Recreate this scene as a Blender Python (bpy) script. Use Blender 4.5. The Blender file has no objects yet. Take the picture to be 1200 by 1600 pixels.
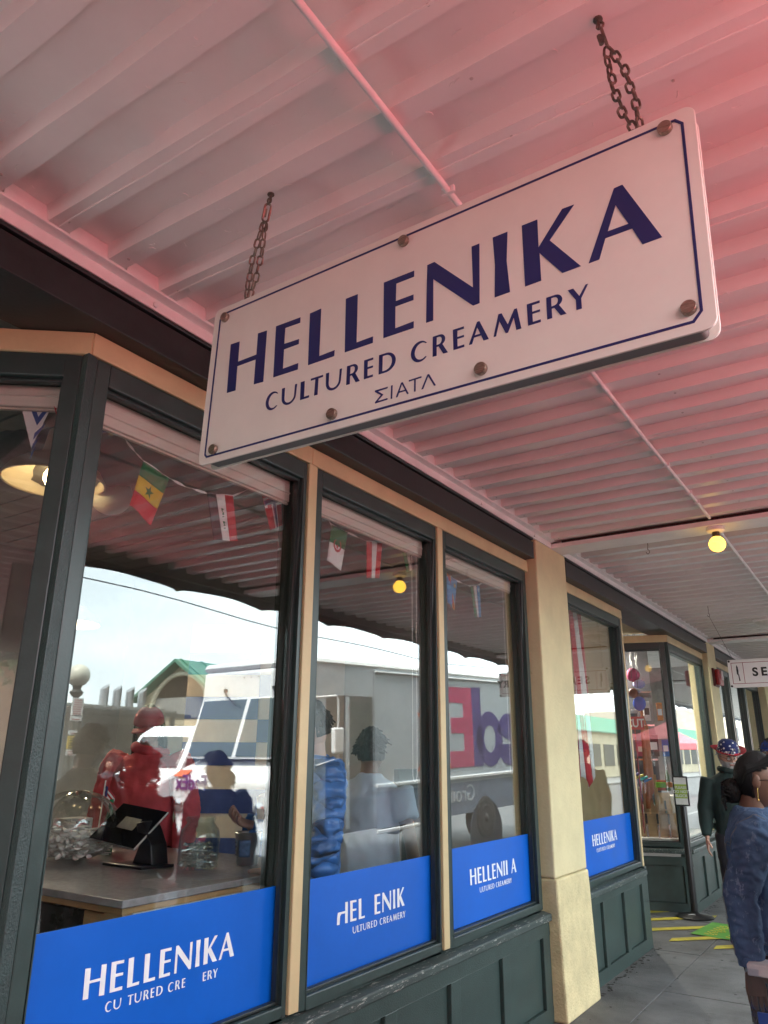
import bpy, bmesh, math, random
from mathutils import Vector, Matrix
PI = math.pi
S = bpy.context.scene
COL = S.collection
rnd = random.Random(7)

# ------------------------------------------------------------------ camera
YAW, PITCH, ROLL, FPX = 0.584073, 0.315842, 0.00622, 1168.15
cam_d = bpy.data.cameras.new('camera')
cam = bpy.data.objects.new('camera', cam_d); COL.objects.link(cam)
fw = Vector((-math.sin(YAW)*math.cos(PITCH), math.cos(YAW)*math.cos(PITCH), math.sin(PITCH)))
r0 = Vector((math.cos(YAW), math.sin(YAW), 0)); u0 = r0.cross(fw)
rt = math.cos(ROLL)*r0 + math.sin(ROLL)*u0; up = -math.sin(ROLL)*r0 + math.cos(ROLL)*u0
m = Matrix((rt, up, -fw)).transposed().to_4x4(); m.translation = (0, 0, 1.6)
cam.matrix_world = m
cam_d.sensor_fit = 'VERTICAL'; cam_d.sensor_height = 24.0
cam_d.lens = FPX/1600*24.0
cam_d.clip_start = 0.05; cam_d.clip_end = 600
S.camera = cam

# ------------------------------------------------------------------ sky, sun, exposure
SUN_EL, SUN_AZ = math.radians(60), math.radians(188)      # azimuth measured from +y towards +x
w = bpy.data.worlds.new('World'); S.world = w; w.use_nodes = True
nt = w.node_tree; nt.nodes.clear()
out = nt.nodes.new('ShaderNodeOutputWorld'); bg = nt.nodes.new('ShaderNodeBackground')
sky = nt.nodes.new('ShaderNodeTexSky'); sky.sky_type = 'NISHITA'; sky.sun_disc = False
sky.sun_elevation = SUN_EL; sky.sun_rotation = SUN_AZ; sky.air_density = 1.0; sky.dust_density = 3.0
tc = nt.nodes.new('ShaderNodeTexCoord'); mp = nt.nodes.new('ShaderNodeMapping')
mp.inputs['Scale'].default_value = (1.0, 1.6, 5.0)
nz = nt.nodes.new('ShaderNodeTexNoise'); nz.inputs['Scale'].default_value = 2.2; nz.inputs['Detail'].default_value = 7
cr = nt.nodes.new('ShaderNodeValToRGB')
cr.color_ramp.elements[0].position = .30; cr.color_ramp.elements[0].color = (4.7, 5.3, 5.6, 1)
cr.color_ramp.elements[1].position = .62; cr.color_ramp.elements[1].color = (7.1, 7.75, 7.85, 1)
mx = nt.nodes.new('ShaderNodeMix'); mx.data_type = 'RGBA'; mx.inputs[0].default_value = 0.86
L = nt.links.new
L(tc.outputs['Generated'], mp.inputs['Vector']); L(mp.outputs[0], nz.inputs['Vector']); L(nz.outputs['Fac'], cr.inputs[0])
L(sky.outputs[0], mx.inputs[6]); L(cr.outputs[0], mx.inputs[7]); L(mx.outputs[2], bg.inputs['Color'])
bg.inputs['Strength'].default_value = 0.15
L(bg.outputs[0], out.inputs[0])
sun_d = bpy.data.lights.new('sun', 'SUN'); sun_d.energy = 2.6; sun_d.angle = math.radians(12); sun_d.color = (1, .95, .88)
sun = bpy.data.objects.new('sun', sun_d); COL.objects.link(sun)
sd = Vector((math.sin(SUN_AZ)*math.cos(SUN_EL), math.cos(SUN_AZ)*math.cos(SUN_EL), math.sin(SUN_EL)))
sun.rotation_euler = sd.to_track_quat('Z', 'Y').to_euler(); sun.location = (20, 10, 30)
vs = S.view_settings
S.display_settings.display_device = 'sRGB'
vs.view_transform = 'Standard'; vs.look = 'None'; vs.gamma = 1; vs.use_curve_mapping = False
vs.exposure = 2.82
S.cycles.use_denoising = True
S.cycles.max_bounces = 10; S.cycles.diffuse_bounces = 5; S.cycles.glossy_bounces = 5; S.cycles.transparent_max_bounces = 16
S.cycles.sample_clamp_indirect = 6.0
S.cycles.caustics_reflective = False; S.cycles.caustics_refractive = False

# ------------------------------------------------------------------ materials
MATS = {}
def mat(name, col, rough=.6, metal=0.0, var=.12, scale=8.0, bump=0.0, bscale=60.0, col2=None, spec=None, emit=None, estr=0, stretch=(1, 1, 1), wear=None, wear_amt=.62, wear_scale=14, coat=0):
    if name in MATS: return MATS[name]
    M = bpy.data.materials.new(name); M.use_nodes = True
    n = M.node_tree.nodes; l = M.node_tree.links.new
    b = n['Principled BSDF']
    b.inputs['Roughness'].default_value = rough; b.inputs['Metallic'].default_value = metal
    if spec is not None: b.inputs['Specular IOR Level'].default_value = spec
    if coat: b.inputs['Coat Weight'].default_value = coat; b.inputs['Coat Roughness'].default_value = .15
    tcn = n.new('ShaderNodeTexCoord'); mpn = n.new('ShaderNodeMapping'); mpn.inputs['Scale'].default_value = stretch
    l(tcn.outputs['Object'], mpn.inputs['Vector'])
    t = n.new('ShaderNodeTexNoise'); t.inputs['Scale'].default_value = scale; t.inputs['Detail'].default_value = 6; t.inputs['Roughness'].default_value = .65
    l(mpn.outputs[0], t.inputs['Vector'])
    r = n.new('ShaderNodeValToRGB')
    c2 = col2 or tuple(c*(1-var*1.6) for c in col)
    c1 = col if col2 else tuple(min(1, c*(1+var)) for c in col)
    r.color_ramp.elements[0].position = .32; r.color_ramp.elements[0].color = (*c2, 1)
    r.color_ramp.elements[1].position = .68; r.color_ramp.elements[1].color = (*c1, 1)
    l(t.outputs['Fac'], r.inputs[0]); csock = r.outputs[0]
    if wear:
        t2 = n.new('ShaderNodeTexNoise'); t2.inputs['Scale'].default_value = wear_scale; t2.inputs['Detail'].default_value = 9; t2.inputs['Roughness'].default_value = .75
        l(mpn.outputs[0], t2.inputs['Vector'])
        r2 = n.new('ShaderNodeValToRGB'); r2.color_ramp.elements[0].position = wear_amt; r2.color_ramp.elements[1].position = wear_amt+.03
        l(t2.outputs['Fac'], r2.inputs[0])
        m2 = n.new('ShaderNodeMix'); m2.data_type = 'RGBA'; l(r2.outputs[0], m2.inputs[0]); l(csock, m2.inputs[6]); m2.inputs[7].default_value = (*wear, 1)
        csock = m2.outputs[2]
    l(csock, b.inputs['Base Color'])
    mr = n.new('ShaderNodeMapRange'); mr.inputs['To Min'].default_value = max(0.02, rough-.08); mr.inputs['To Max'].default_value = min(1, rough+.1)
    l(t.outputs['Fac'], mr.inputs[0]); l(mr.outputs[0], b.inputs['Roughness'])
    if bump:
        t3 = n.new('ShaderNodeTexNoise'); t3.inputs['Scale'].default_value = bscale; t3.inputs['Detail'].default_value = 5
        l(mpn.outputs[0], t3.inputs['Vector'])
        bp = n.new('ShaderNodeBump'); bp.inputs['Strength'].default_value = bump; bp.inputs['Distance'].default_value = .01
        l(t3.outputs['Fac'], bp.inputs['Height']); l(bp.outputs[0], b.inputs['Normal'])
    if emit:
        b.inputs['Emission Color'].default_value = (*emit, 1); b.inputs['Emission Strength'].default_value = estr
    MATS[name] = M
    return M

def glass_mat(name, tint=(.965, .98, .972), gain=1.0, rough=0.0):
    if name in MATS: return MATS[name]
    M = bpy.data.materials.new(name); M.use_nodes = True
    n = M.node_tree.nodes; l = M.node_tree.links.new; n.clear()
    o = n.new('ShaderNodeOutputMaterial'); mxs = n.new('ShaderNodeMixShader'); tr = n.new('ShaderNodeBsdfTransparent'); gl = n.new('ShaderNodeBsdfGlossy')
    tr.inputs[0].default_value = (*tint, 1); gl.inputs['Roughness'].default_value = rough
    gl.inputs[0].default_value = (.96, 1, .99, 1)
    g = n.new('ShaderNodeNewGeometry'); ma = n.new('ShaderNodeMath'); ma.operation = 'MULTIPLY_ADD'; ma.inputs[1].default_value = 1/1.52-1.52; ma.inputs[2].default_value = 1.52
    l(g.outputs['Backfacing'], ma.inputs[0])
    fr = n.new('ShaderNodeFresnel'); l(ma.outputs[0], fr.inputs['IOR'])
    mg = n.new('ShaderNodeMath'); mg.operation = 'MULTIPLY'; mg.use_clamp = True; mg.inputs[1].default_value = gain; l(fr.outputs[0], mg.inputs[0])
    l(mg.outputs[0], mxs.inputs[0]); l(tr.outputs[0], mxs.inputs[1]); l(gl.outputs[0], mxs.inputs[2]); l(mxs.outputs[0], o.inputs[0])
    MATS[name] = M
    return M

green = mat('dark_green_paint', (.036, .060, .055), .38, var=.18, scale=5, bump=.16, bscale=160, wear=(.30, .29, .26), wear_amt=.705, wear_scale=34)
green_smooth = mat('dark_green_frame_paint', (.034, .056, .052), .33, var=.15, scale=6, bump=.06, bscale=120)
sill_paint = mat('worn_green_sill_paint', (.045, .066, .062), .5, var=.2, scale=6, bump=.12, bscale=150, wear=(.36, .36, .33), wear_amt=.575, wear_scale=26, stretch=(3, .5, 3))
charcoal = mat('charcoal_paint', (.020, .023, .024), .42, var=.25, scale=6, bump=.08, bscale=60, wear=(.12, .12, .12), wear_amt=.76, wear_scale=16)
beige = mat('beige_trim_paint', (.62, .49, .27), .5, var=.07, scale=4, bump=.10, bscale=50, wear=(.36, .25, .13), wear_amt=.755, wear_scale=24)
stucco = mat('beige_stucco', (.66, .58, .345), .8, var=.07, scale=2.5, bump=.28, bscale=45, wear=(.53, .45, .26), wear_amt=.66, wear_scale=7)
stucco_rough = mat('beige_stucco_base', (.61, .525, .30), .85, var=.12, scale=6, bump=.7, bscale=60, wear=(.42, .37, .25), wear_amt=.64, wear_scale=14)
white_metal = mat('white_ceiling_paint', (.72, .69, .66), .32, var=.035, scale=2.2, bump=.05, bscale=40, wear=(.44, .36, .30), wear_amt=.775, wear_scale=26)
light_tinted_metal = mat('ceiling_paint_with_red_light', (.82, .775, .745), .34, var=.035, scale=2.2, bump=.05, bscale=40, wear=(.50, .40, .35), wear_amt=.775, wear_scale=26)  # near bay's warm red light is tinted into this ceiling colour
white_trim = mat('white_trim_paint', (.84, .82, .80), .42, var=.05, scale=5, bump=.12, bscale=50)
blind_mat = mat('blind_fabric', (.72, .66, .58), .75, var=.05, scale=9, stretch=(1, .2, 8))
win_glass = glass_mat('window_glass', gain=1.85)
shop_glass = glass_mat('shop_window_glass', gain=1.05)
jar_glass = glass_mat('jar_glass', tint=(.90, .94, .93), gain=1.2)
concrete = mat('sidewalk_concrete', (.115, .116, .113), .68, var=.28, scale=2.4, bump=.6, bscale=140, wear=(.065, .065, .063), wear_amt=.58, wear_scale=5)
asphalt = mat('asphalt', (.046, .046, .047), .75, var=.2, scale=3, bump=.4, bscale=150)
navy = mat('navy_vinyl', (.014, .022, .125), .38, var=.05, scale=8)
decal_blue = mat('blue_vinyl', (.0, .112, .56), .38, var=.06, scale=2.5, bump=.04, bscale=9)
decal_white = mat('white_vinyl', (.85, .86, .86), .45, var=.03, scale=30)
sign_white = mat('sign_enamel', (.78, .74, .665), .42, var=.03, scale=5, wear=(.62, .58, .52), wear_amt=.735, wear_scale=40)
sign_grey = mat('sign_box_grey', (.22, .215, .205), .55, var=.08, scale=6)
steel_dark = mat('galvanised_chain', (.20, .16, .13), .38, metal=.85, var=.3, scale=60)
bolt_mat = mat('brushed_bolt', (.38, .30, .24), .30, metal=.9, var=.25, scale=50, stretch=(1, 1, 6))
black_plastic = mat('black_plastic', (.012, .012, .013), .35, var=.2, scale=20)
black_void = mat('dark_recess', (.012, .011, .011), .9, var=.1)
wood = mat('birch_plywood', (.50, .32, .15), .5, var=.15, scale=3, stretch=(1, 1, 9), bump=.05)
chrome = mat('chrome', (.72, .72, .72), .12, metal=1, var=.05)

# ------------------------------------------------------------------ mesh helpers
class MB:
    def __init__(s): s.v = []; s.f = []; s.mi = []; s.cur = 0; s.sm = False; s.smf = []
    def add(s, vs, fs):
        b = len(s.v); s.v += [tuple(p) for p in vs]
        for f in fs: s.f.append(tuple(b+i for i in f)); s.mi.append(s.cur); s.smf.append(s.sm)
        return s
    def box(s, x0, x1, y0, y1, z0, z1):
        if x0 > x1: x0, x1 = x1, x0
        if y0 > y1: y0, y1 = y1, y0
        if z0 > z1: z0, z1 = z1, z0
        return s.add([(x0, y0, z0), (x1, y0, z0), (x1, y1, z0), (x0, y1, z0), (x0, y0, z1), (x1, y0, z1), (x1, y1, z1), (x0, y1, z1)],
              [(0, 3, 2, 1), (4, 5, 6, 7), (0, 1, 5, 4), (1, 2, 6, 5), (2, 3, 7, 6), (3, 0, 4, 7)])
    def hexa(s, p):   # 8 corners: bottom 4 ccw, top 4 ccw
        return s.add(p, [(0, 3, 2, 1), (4, 5, 6, 7), (0, 1, 5, 4), (1, 2, 6, 5), (2, 3, 7, 6), (3, 0, 4, 7)])
    def obox(s, o, a, b, c):   # corner o, three edge vectors
        o, a, b, c = map(Vector, (o, a, b, c))
        return s.hexa([o, o+a, o+a+b, o+b, o+c, o+a+c, o+a+b+c, o+b+c])
    def prism(s, poly, h):     # planar polygon (list of 3D pts) extruded by vector h
        n = len(poly); h = Vector(h); P = [Vector(p) for p in poly]
        return s.add(P+[p+h for p in P], [tuple(range(n))[::-1], tuple(range(n, 2*n))]+[(i, (i+1) % n, n+(i+1) % n, n+i) for i in range(n)])
    def tube(s, pts, r, n=8, caps=True, r2=None):
        P = [Vector(p) for p in pts]; k = len(P); vs = []
        rs = r if isinstance(r, (list, tuple)) else [r+(((r2 if r2 is not None else r)-r)*i/max(1, k-1)) for i in range(k)]
        prev = None
        for i, p in enumerate(P):
            d = (P[min(i+1, k-1)]-P[max(i-1, 0)]).normalized()
            if prev is None:
                a = d.orthogonal().normalized()
            else:
                a = (prev-d*prev.dot(d)); a = a.normalized() if a.length > 1e-6 else d.orthogonal().normalized()
            prev = a; b = d.cross(a)
            vs += [p+(a*math.cos(2*PI*j/n)+b*math.sin(2*PI*j/n))*rs[i] for j in range(n)]
        fs = [(i*n+j, i*n+(j+1) % n, (i+1)*n+(j+1) % n, (i+1)*n+j) for i in range(k-1) for j in range(n)]
        if caps: fs += [tuple(range(n))[::-1], tuple((k-1)*n+j for j in range(n))]
        sm = s.sm; s.sm = True; s.add(vs, fs); s.sm = sm
        return s
    def lathe(s, prof, n=24, o=(0, 0, 0), ax=None, caps=True):   # prof [(r,h)...] round axis ax (default z)
        o = Vector(o); ax = Vector(ax or (0, 0, 1)).normalized(); a = ax.orthogonal().normalized(); b = ax.cross(a)
        vs = []
        for r, h in prof: vs += [o+ax*h+(a*math.cos(2*PI*j/n)+b*math.sin(2*PI*j/n))*r for j in range(n)]
        k = len(prof)
        fs = [(i*n+j, i*n+(j+1) % n, (i+1)*n+(j+1) % n, (i+1)*n+j) for i in range(k-1) for j in range(n)]
        if caps: fs += [tuple(range(n))[::-1], tuple((k-1)*n+j for j in range(n))]
        sm = s.sm; s.sm = True; s.add(vs, fs); s.sm = sm
        return s
    def sphere(s, o, r, n=16, m=10, sc=(1, 1, 1), fn=None):
        o = Vector(o); vs = []
        for i in range(m+1):
            th = PI*i/m
            for j in range(n):
                ph = 2*PI*j/n; q = Vector((math.sin(th)*math.cos(ph), math.sin(th)*math.sin(ph), math.cos(th)))
                if fn: q = fn(q)
                vs.append(o+Vector((q.x*r*sc[0], q.y*r*sc[1], q.z*r*sc[2])))
        fs = [(i*n+j, (i+1)*n+j, (i+1)*n+(j+1) % n, i*n+(j+1) % n) for i in range(m) for j in range(n)]
        sm = s.sm; s.sm = True; s.add(vs, fs); s.sm = sm
        return s
    def grid(s, nu, nv, fn, smooth=True):
        vs = [fn(i/(nu-1), j/(nv-1)) for i in range(nu) for j in range(nv)]
        fs = [(i*nv+j, (i+1)*nv+j, (i+1)*nv+j+1, i*nv+j+1) for i in range(nu-1) for j in range(nv-1)]
        sm = s.sm; s.sm = smooth; s.add(vs, fs); s.sm = sm
        return s
    def mesh(s, name, mats):
        me = bpy.data.meshes.new(name); me.from_pydata(s.v, [], s.f)
        for M in (mats if isinstance(mats, (list, tuple)) else [mats]): me.materials.append(M)
        me.polygons.foreach_set('material_index', s.mi); me.polygons.foreach_set('use_smooth', s.smf)
        me.update()
        anysm = any(s.smf) and any(len(f) > 4 or True for f in s.f[:1])
        bm = bmesh.new(); bm.from_mesh(me); bmesh.ops.remove_doubles(bm, verts=bm.verts, dist=1e-6); bmesh.ops.recalc_face_normals(bm, faces=bm.faces); bm.to_mesh(me); bm.free()
        if anysm: me.set_sharp_from_angle(angle=math.radians(48))
        return me

def wl(o):
    v = Vector((0, 0, 0))
    while o is not None: v += o.location; o = o.parent
    return v
def link(name, me, parent=None, world=True):
    """world=True: the mesh is in world coordinates; it is moved to the parent's own frame (parents are unrotated)."""
    o = bpy.data.objects.new(name, me); COL.objects.link(o)
    if parent is not None:
        o.parent = parent
        if world:
            me.transform(Matrix.Translation(-wl(parent)))
    return o
def part(name, mb, M, parent=None, bevel=0, world=True, solid=0, label=None):
    o = link(name, mb.mesh(name, M), parent, world)
    if solid:
        q = o.modifiers.new('thickness', 'SOLIDIFY'); q.thickness = solid; q.offset = 0
    if bevel:
        q = o.modifiers.new('edge', 'BEVEL'); q.width = bevel; q.segments = 2; q.limit_method = 'ANGLE'; q.angle_limit = math.radians(40)
    if label: o['label'] = label
    return o
def tag(o, label, cat, group=None):
    o['label'] = label; o['category'] = cat
    if group: o['group'] = group
    return o
def thing(name, label, cat, loc=(0, 0, 0), group=None, rz=0):
    o = bpy.data.objects.new(name, None); COL.objects.link(o); o.location = loc; o.rotation_euler = (0, 0, rz); o.empty_display_size = .1
    return tag(o, label, cat, group)
def structure(name, mb, M, bevel=0, parent=None):
    o = part(name, mb, M, parent, bevel)
    if parent is None: o['kind'] = 'structure'
    return o
def dup(o, parent=None):
    c = o.copy(); COL.objects.link(c)
    if parent is not None: c.parent = parent
    for ch in list(o.children): dup(ch, c)
    return c

# ------------------------------------------------------------------ lettering
# a humanist flared capital face drawn as outlines, unit cap height, y up
def arc(cx, cy, rx, ry, a0, a1, n=12):
    return [(cx+rx*math.cos(math.radians(a0+(a1-a0)*i/n)), cy+ry*math.sin(math.radians(a0+(a1-a0)*i/n))) for i in range(n+1)]
FONT = {
 'H': (.95, [[(0, 1), (.235, .99), (.245, .575), (.71, .58), (.70, 1), (.93, .99), (.95, 0), (.72, 0), (.71, .485), (.24, .485), (.26, 0), (.035, 0)]]),
 'E': (.60, [[(0, 1), (.575, 1), (.575, .895), (.23, .895), (.235, .58), (.58, .58), (.58, .485), (.235, .485), (.25, .105), (.60, .11), (.60, 0), (.04, 0)]]),
 'L': (.60, [[(0, 1), (.245, 1), (.275, .11), (.60, .12), (.595, 0), (.04, 0)]]),
 'N': (.90, [[(0, 1), (.13, 1), (.79, .32), (.77, 1), (.895, 1), (.90, 0), (.79, 0), (.11, .70), (.125, 0), (0, 0)]]),
 'I': (.26, [[(0, 1), (.235, 1), (.225, .5), (.26, 0), (.025, 0), (.02, .5)]]),
 'K': (.82, [[(0, 1), (.235, 1), (.24, .54), (.60, 1), (.77, 1), (.405, .585), (.82, 0), (.56, 0), (.25, .44), (.265, 0), (.03, 0)]]),
 'A': (.93, [[(.385, .99), (.50, 1), (.93, 0), (.69, 0), (.58, .285), (.235, .285), (.14, 0), (0, 0)], [(.39, .73), (.54, .375), (.27, .375)]]),
 'C': (.87, [arc(.48, .49, .48, .52, 42, 318, 20)+arc(.56, .49, .36, .42, 308, 52, 16)]),
 'U': (1.0, [[(0, 1), (.19, 1)]+arc(.53, .42, .33, .33, 180, 360, 12)+[(.87, 1), (1.0, 1)]+arc(.5, .43, .47, .46, 0, -180, 14)]),
 'T': (.80, [[(0, 1), (.80, 1), (.80, .89), (.50, .89), (.515, 0), (.295, 0), (.31, .89), (0, .89)]]),
 'D': (.95, [[(0, 1), (.40, 1)]+arc(.40, .5, .55, .5, 90, -90, 16)+[(.02, 0)], [(.205, .90), (.38, .90)]+arc(.38, .5, .37, .40, 90, -90, 14)+[(.215, .10)]]),
 'R': (.82, [[(0, 1), (.36, 1)]+arc(.38, .73, .29, .27, 90, -60, 10)+[(.82, 0), (.58, 0), (.32, .43), (.21, .43), (.22, 0), (.01, 0)], [(.205, .91), (.33, .91)]+arc(.33, .72, .16, .19, 90, -90, 10)+[(.205, .52)]]),
 'M': (1.26, [[(.23, 1), (.38, 1), (.66, .38), (.96, 1), (1.08, 1), (1.26, 0), (1.04, 0), (.93, .62), (.66, 0), (.56, 0), (.27, .66), (.11, 0), (0, 0)]]),
 'Y': (.84, [[(0, 1), (.235, 1), (.47, .58), (.74, 1), (.84, 1), (.535, .46), (.545, 0), (.325, 0), (.32, .45)]]),
}
def curve_mesh(name, loops, depth):
    cu = bpy.data.curves.new(name, 'CURVE'); cu.dimensions = '2D'; cu.fill_mode = 'BOTH'; cu.extrude = depth/2
    for lp in loops:
        sp = cu.splines.new('POLY'); sp.points.add(len(lp)-1); sp.use_cyclic_u = True
        for p, q in zip(sp.points, lp): p.co = (q[0], q[1], 0, 1)
    return curve_to_mesh(name, cu)
def curve_to_mesh(name, cu):
    ob = bpy.data.objects.new(name+'_tmp', cu); COL.objects.link(ob)
    dg = bpy.context.evaluated_depsgraph_get(); dg.update()
    me = bpy.data.meshes.new_from_object(ob.evaluated_get(dg))
    bpy.data.objects.remove(ob); bpy.data.curves.remove(cu); me.name = name
    return me
def place(me, o, ex, ey, off=0.0):
    ex, ey, o = Vector(ex).normalized(), Vector(ey).normalized(), Vector(o); ez = ex.cross(ey)
    M4 = Matrix((ex, ey, ez)).transposed().to_4x4(); M4.translation = o+ez*off
    me.transform(M4); return me
def flat_letters(name, loops, o, ex, ey, M, parent, off=.0012, depth=.0016):
    me = place(curve_mesh(name, loops, depth), o, ex, ey, off)
    me.materials.clear(); me.materials.append(M)
    return link(name, me, parent)
def line_loops(spec, h, y0=0.0, slope=0.0):
    """spec: [(letter, x_left, x_right)...] at cap height h"""
    out = []
    for ch, a, b in spec:
        wdt, lps = FONT[ch]
        for lp in lps: out.append([(a+x/wdt*(b-a), y0+slope*a+y*h) for x, y in lp])
    return out
def set_line(txt, h, gap=.13, space=.45, x0=0.0, xs=1.0, skip=()):
    spec = []; x = x0
    for i, ch in enumerate(txt):
        if ch == ' ': x += space*h*xs; continue
        wd = FONT[ch][0]*h*xs
        if i not in skip: spec.append((ch, x, x+wd))
        x += wd+gap*h*xs
    return spec, x-gap*h*xs
def block_text(name, txt, size, o, ex, ey, M, parent, off=.0012, depth=.0012, bold=0.0, align='LEFT', sx=1.0, mirror=False):
    cu = bpy.data.curves.new(name, 'FONT'); cu.body = txt; cu.size = size; cu.extrude = depth/2; cu.offset = bold; cu.align_x = align
    me = curve_to_mesh(name, cu)
    me.transform(Matrix.Diagonal((sx, 1, 1, 1)))
    place(me, o, ex, ey, off); me.materials.clear(); me.materials.append(M)
    return link(name, me, parent)
# ================================================================== THE SETTING
structure('road', MB().box(1.35, 12.0, -40, 150, -.40, -.13), asphalt)
structure('road_far', MB().box(16, 60, -40, 150, -.40, -.05), asphalt)
structure('sidewalk_far_run', MB().box(-2.3, 1.18, 60, 150, -.4, 0), concrete)
ys = [-12, -8.4, -5.2, -2.2, .6, 3.05, 4.75, 6.3, 7.55, 9.0, 10.6, 12.6, 15, 18, 22, 27, 33, 40, 60]
structure('sidewalk_base', MB().box(-3.4, 1.18, -12, 60, -.40, -.012), mat('joint_dark', (.03, .03, .03), .9))
side = thing('sidewalk', 'x', 'x'); del side['label']; del side['category']; side['kind'] = 'structure'
xs_ = [-3.4, -1.72, -.25, 1.18]
for a, b in zip(ys[:-1], ys[1:]):
    for c, d in zip(xs_[:-1], xs_[1:]):
        e = .003
        part('paving_slab', MB().box(c+e, d-e, a+e, b-e, -.10, rnd.uniform(-.002, .002)), concrete, side, bevel=.004)
structure('kerb', MB().box(1.18, 1.35, -40, 150, -.40, .004), mat('kerb_granite', (.22, .22, .21), .7, bump=.3), bevel=.012)
structure('far_sidewalk', MB().box(12, 16, -40, 150, -.40, 0), concrete)

# painted stripes and the floor decal (thin sheets above the slabs)
yel = mat('yellow_tape', (.50, .42, .035), .6, var=.12, scale=20, wear=(.16, .15, .08), wear_amt=.66, wear_scale=30)
for p, q in (((-2.66, 9.22), (-2.20, 9.70)), ((-2.60, 8.74), (-1.93, 9.42)), ((-2.44, 8.28), (-1.62, 9.10)), ((-2.14, 7.98), (-1.46, 8.66)), ((-1.74, 7.90), (-1.10, 8.54))):
    d = Vector((q[0]-p[0], q[1]-p[1], 0)).normalized(); nn = Vector((d.y, -d.x, 0))*.105
    P, Q = Vector((*p, .004)), Vector((*q, .004))
    structure('floor_marking', MB().prism([P+d*.10, Q, Q+nn-d*.10, P+nn], (0, 0, .0015)), yel)
gum = MB()
for i in range(130):
    x, y = rnd.uniform(-2.0, .9), rnd.uniform(2.5, 14); q = rnd.uniform(.006, .018)
    gum.lathe([(q, 0), (q*.8, .0012), (.0005, .0014)], 9, (x, y, .0028), caps=False)
o = part('gum_spot', gum, mat('old_gum', (.03, .03, .03), .8), side); o['kind'] = 'stuff'
dirt = MB()
for i in range(160):
    y = rnd.uniform(5.9, 11.4); x = -2.11+abs(rnd.gauss(0, .035))+.01; q = rnd.uniform(.004, .02)
    if 7.6 < y < 9.4: continue
    dirt.lathe([(q, 0), (q*.7, .002), (.0005, .0024)], 6, (x, y, .0024), caps=False)
o = part('kerb_grime', dirt, mat('grime', (.045, .043, .038), .9), side); o['kind'] = 'stuff'
# ------------------------------------------------------------------ frames of reference along walls: F(s along, d outward, z)
def front(xref): return lambda s, d, z: Vector((xref+d, s, z))
def wall_frame(o, a, nrm):
    o = Vector((*o, 0)); a = Vector((*a, 0)).normalized(); nrm = Vector((*nrm, 0)).normalized()
    return lambda s, d, z: o+a*s+nrm*d+Vector((0, 0, z))
def fb(mb, F, s0, s1, d0, d1, z0, z1):
    return mb.hexa([F(s0, d0, z0), F(s1, d0, z0), F(s1, d1, z0), F(s0, d1, z0), F(s0, d0, z1), F(s1, d0, z1), F(s1, d1, z1), F(s0, d1, z1)])
def window(par, F, s0, s1, z0=.645, z1=2.93, bar=.055, top=.085, M=None, name='window', gl=win_glass, bar_r=None):
    """frame front at d=0, glass at d=-.06"""
    M = M or green_smooth; br_ = bar_r or bar
    mb = MB()
    fb(mb, F, s0, s0+bar, -.11, 0, z0, z1); fb(mb, F, s1-br_, s1, -.11, 0, z0, z1)
    fb(mb, F, s0+bar, s1-br_, -.11, 0, z0, z0+bar-.01); fb(mb, F, s0+bar, s1-br_, -.11, 0, z1-top, z1)
    fr = part(name, mb, M, par, bevel=.005)
    g = .012
    bd = MB()
    a, b, c, d = s0+bar, s1-br_, z0+bar-.01, z1-top
    fb(bd, F, a, a+g, -.05, -.022, c, d); fb(bd, F, b-g, b, -.05, -.022, c, d); fb(bd, F, a+g, b-g, -.05, -.022, c, c+g); fb(bd, F, a+g, b-g, -.05, -.022, d-g, d)
    part('glazing_bead', bd, mat('bead_paint', (.022, .032, .031), .4, bump=.1), fr, bevel=.003)
    p = MB(); fb(p, F, a+.002, b-.002, -.064, -.058, c+.002, d-.002)
    pane = part('pane', p, gl, fr)
    return fr
def blind(par, F, s0, s1, z0, z1, d=-.085):
    mb = MB(); fb(mb, F, s0, s1, d-.05, d, z0, z1); fb(mb, F, s0, s1, d-.046, d+.006, z0+.038, z0+.048)
    o = part('roller_blind', mb, blind_mat, par, bevel=.006)
    c = MB(); fb(c, F, s0, s1, d-.02, d-.006, z0-.012, z0-.002)
    part('bottom_bar', c, mat('blind_bar', (.62, .52, .44), .5), o, bevel=.003)
    return o
def wainscot(par, F, s0, s1, panels, top=.645, M=None, rail_top=.50, rail_bot=.09):
    """panelled apron under the windows; panels = [(s0,s1)...]; stile front d=0"""
    M = M or green
    mb = MB()
    fb(mb, F, s0, s1, -.12, -.032, 0, rail_top+.06)
    fb(mb, F, s0, s1, -.032, 0, rail_top, rail_top+.085); fb(mb, F, s0, s1, -.032, 0, 0, rail_bot)
    edges = [s0]+[v for p in panels for v in p]+[s1]
    for a, b in zip(edges[0::2], edges[1::2]):
        if b-a > .004: fb(mb, F, a, b, -.032, 0, rail_bot, rail_top)
    ws = part('apron', mb, M, par, bevel=.004)
    for a, b in panels:
        p = MB(); fb(p, F, a+.004, b-.004, -.03, -.022, rail_bot+.004, rail_top-.004)
        part('panel', p, M, ws, bevel=.002)
    sl = MB()
    sl.hexa([F(s0, -.12, top-.065), F(s1, -.12, top-.065), F(s1, .024, top-.065), F(s0, .024, top-.065), F(s0, -.12, top+.004), F(s1, -.12, top+.004), F(s1, .024, top-.022), F(s0, .024, top-.022)])
    part('sill', sl, sill_paint, par, bevel=.008)
    return ws

XF = -2.14
F0 = front(XF)
CEIL = 3.245
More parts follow.
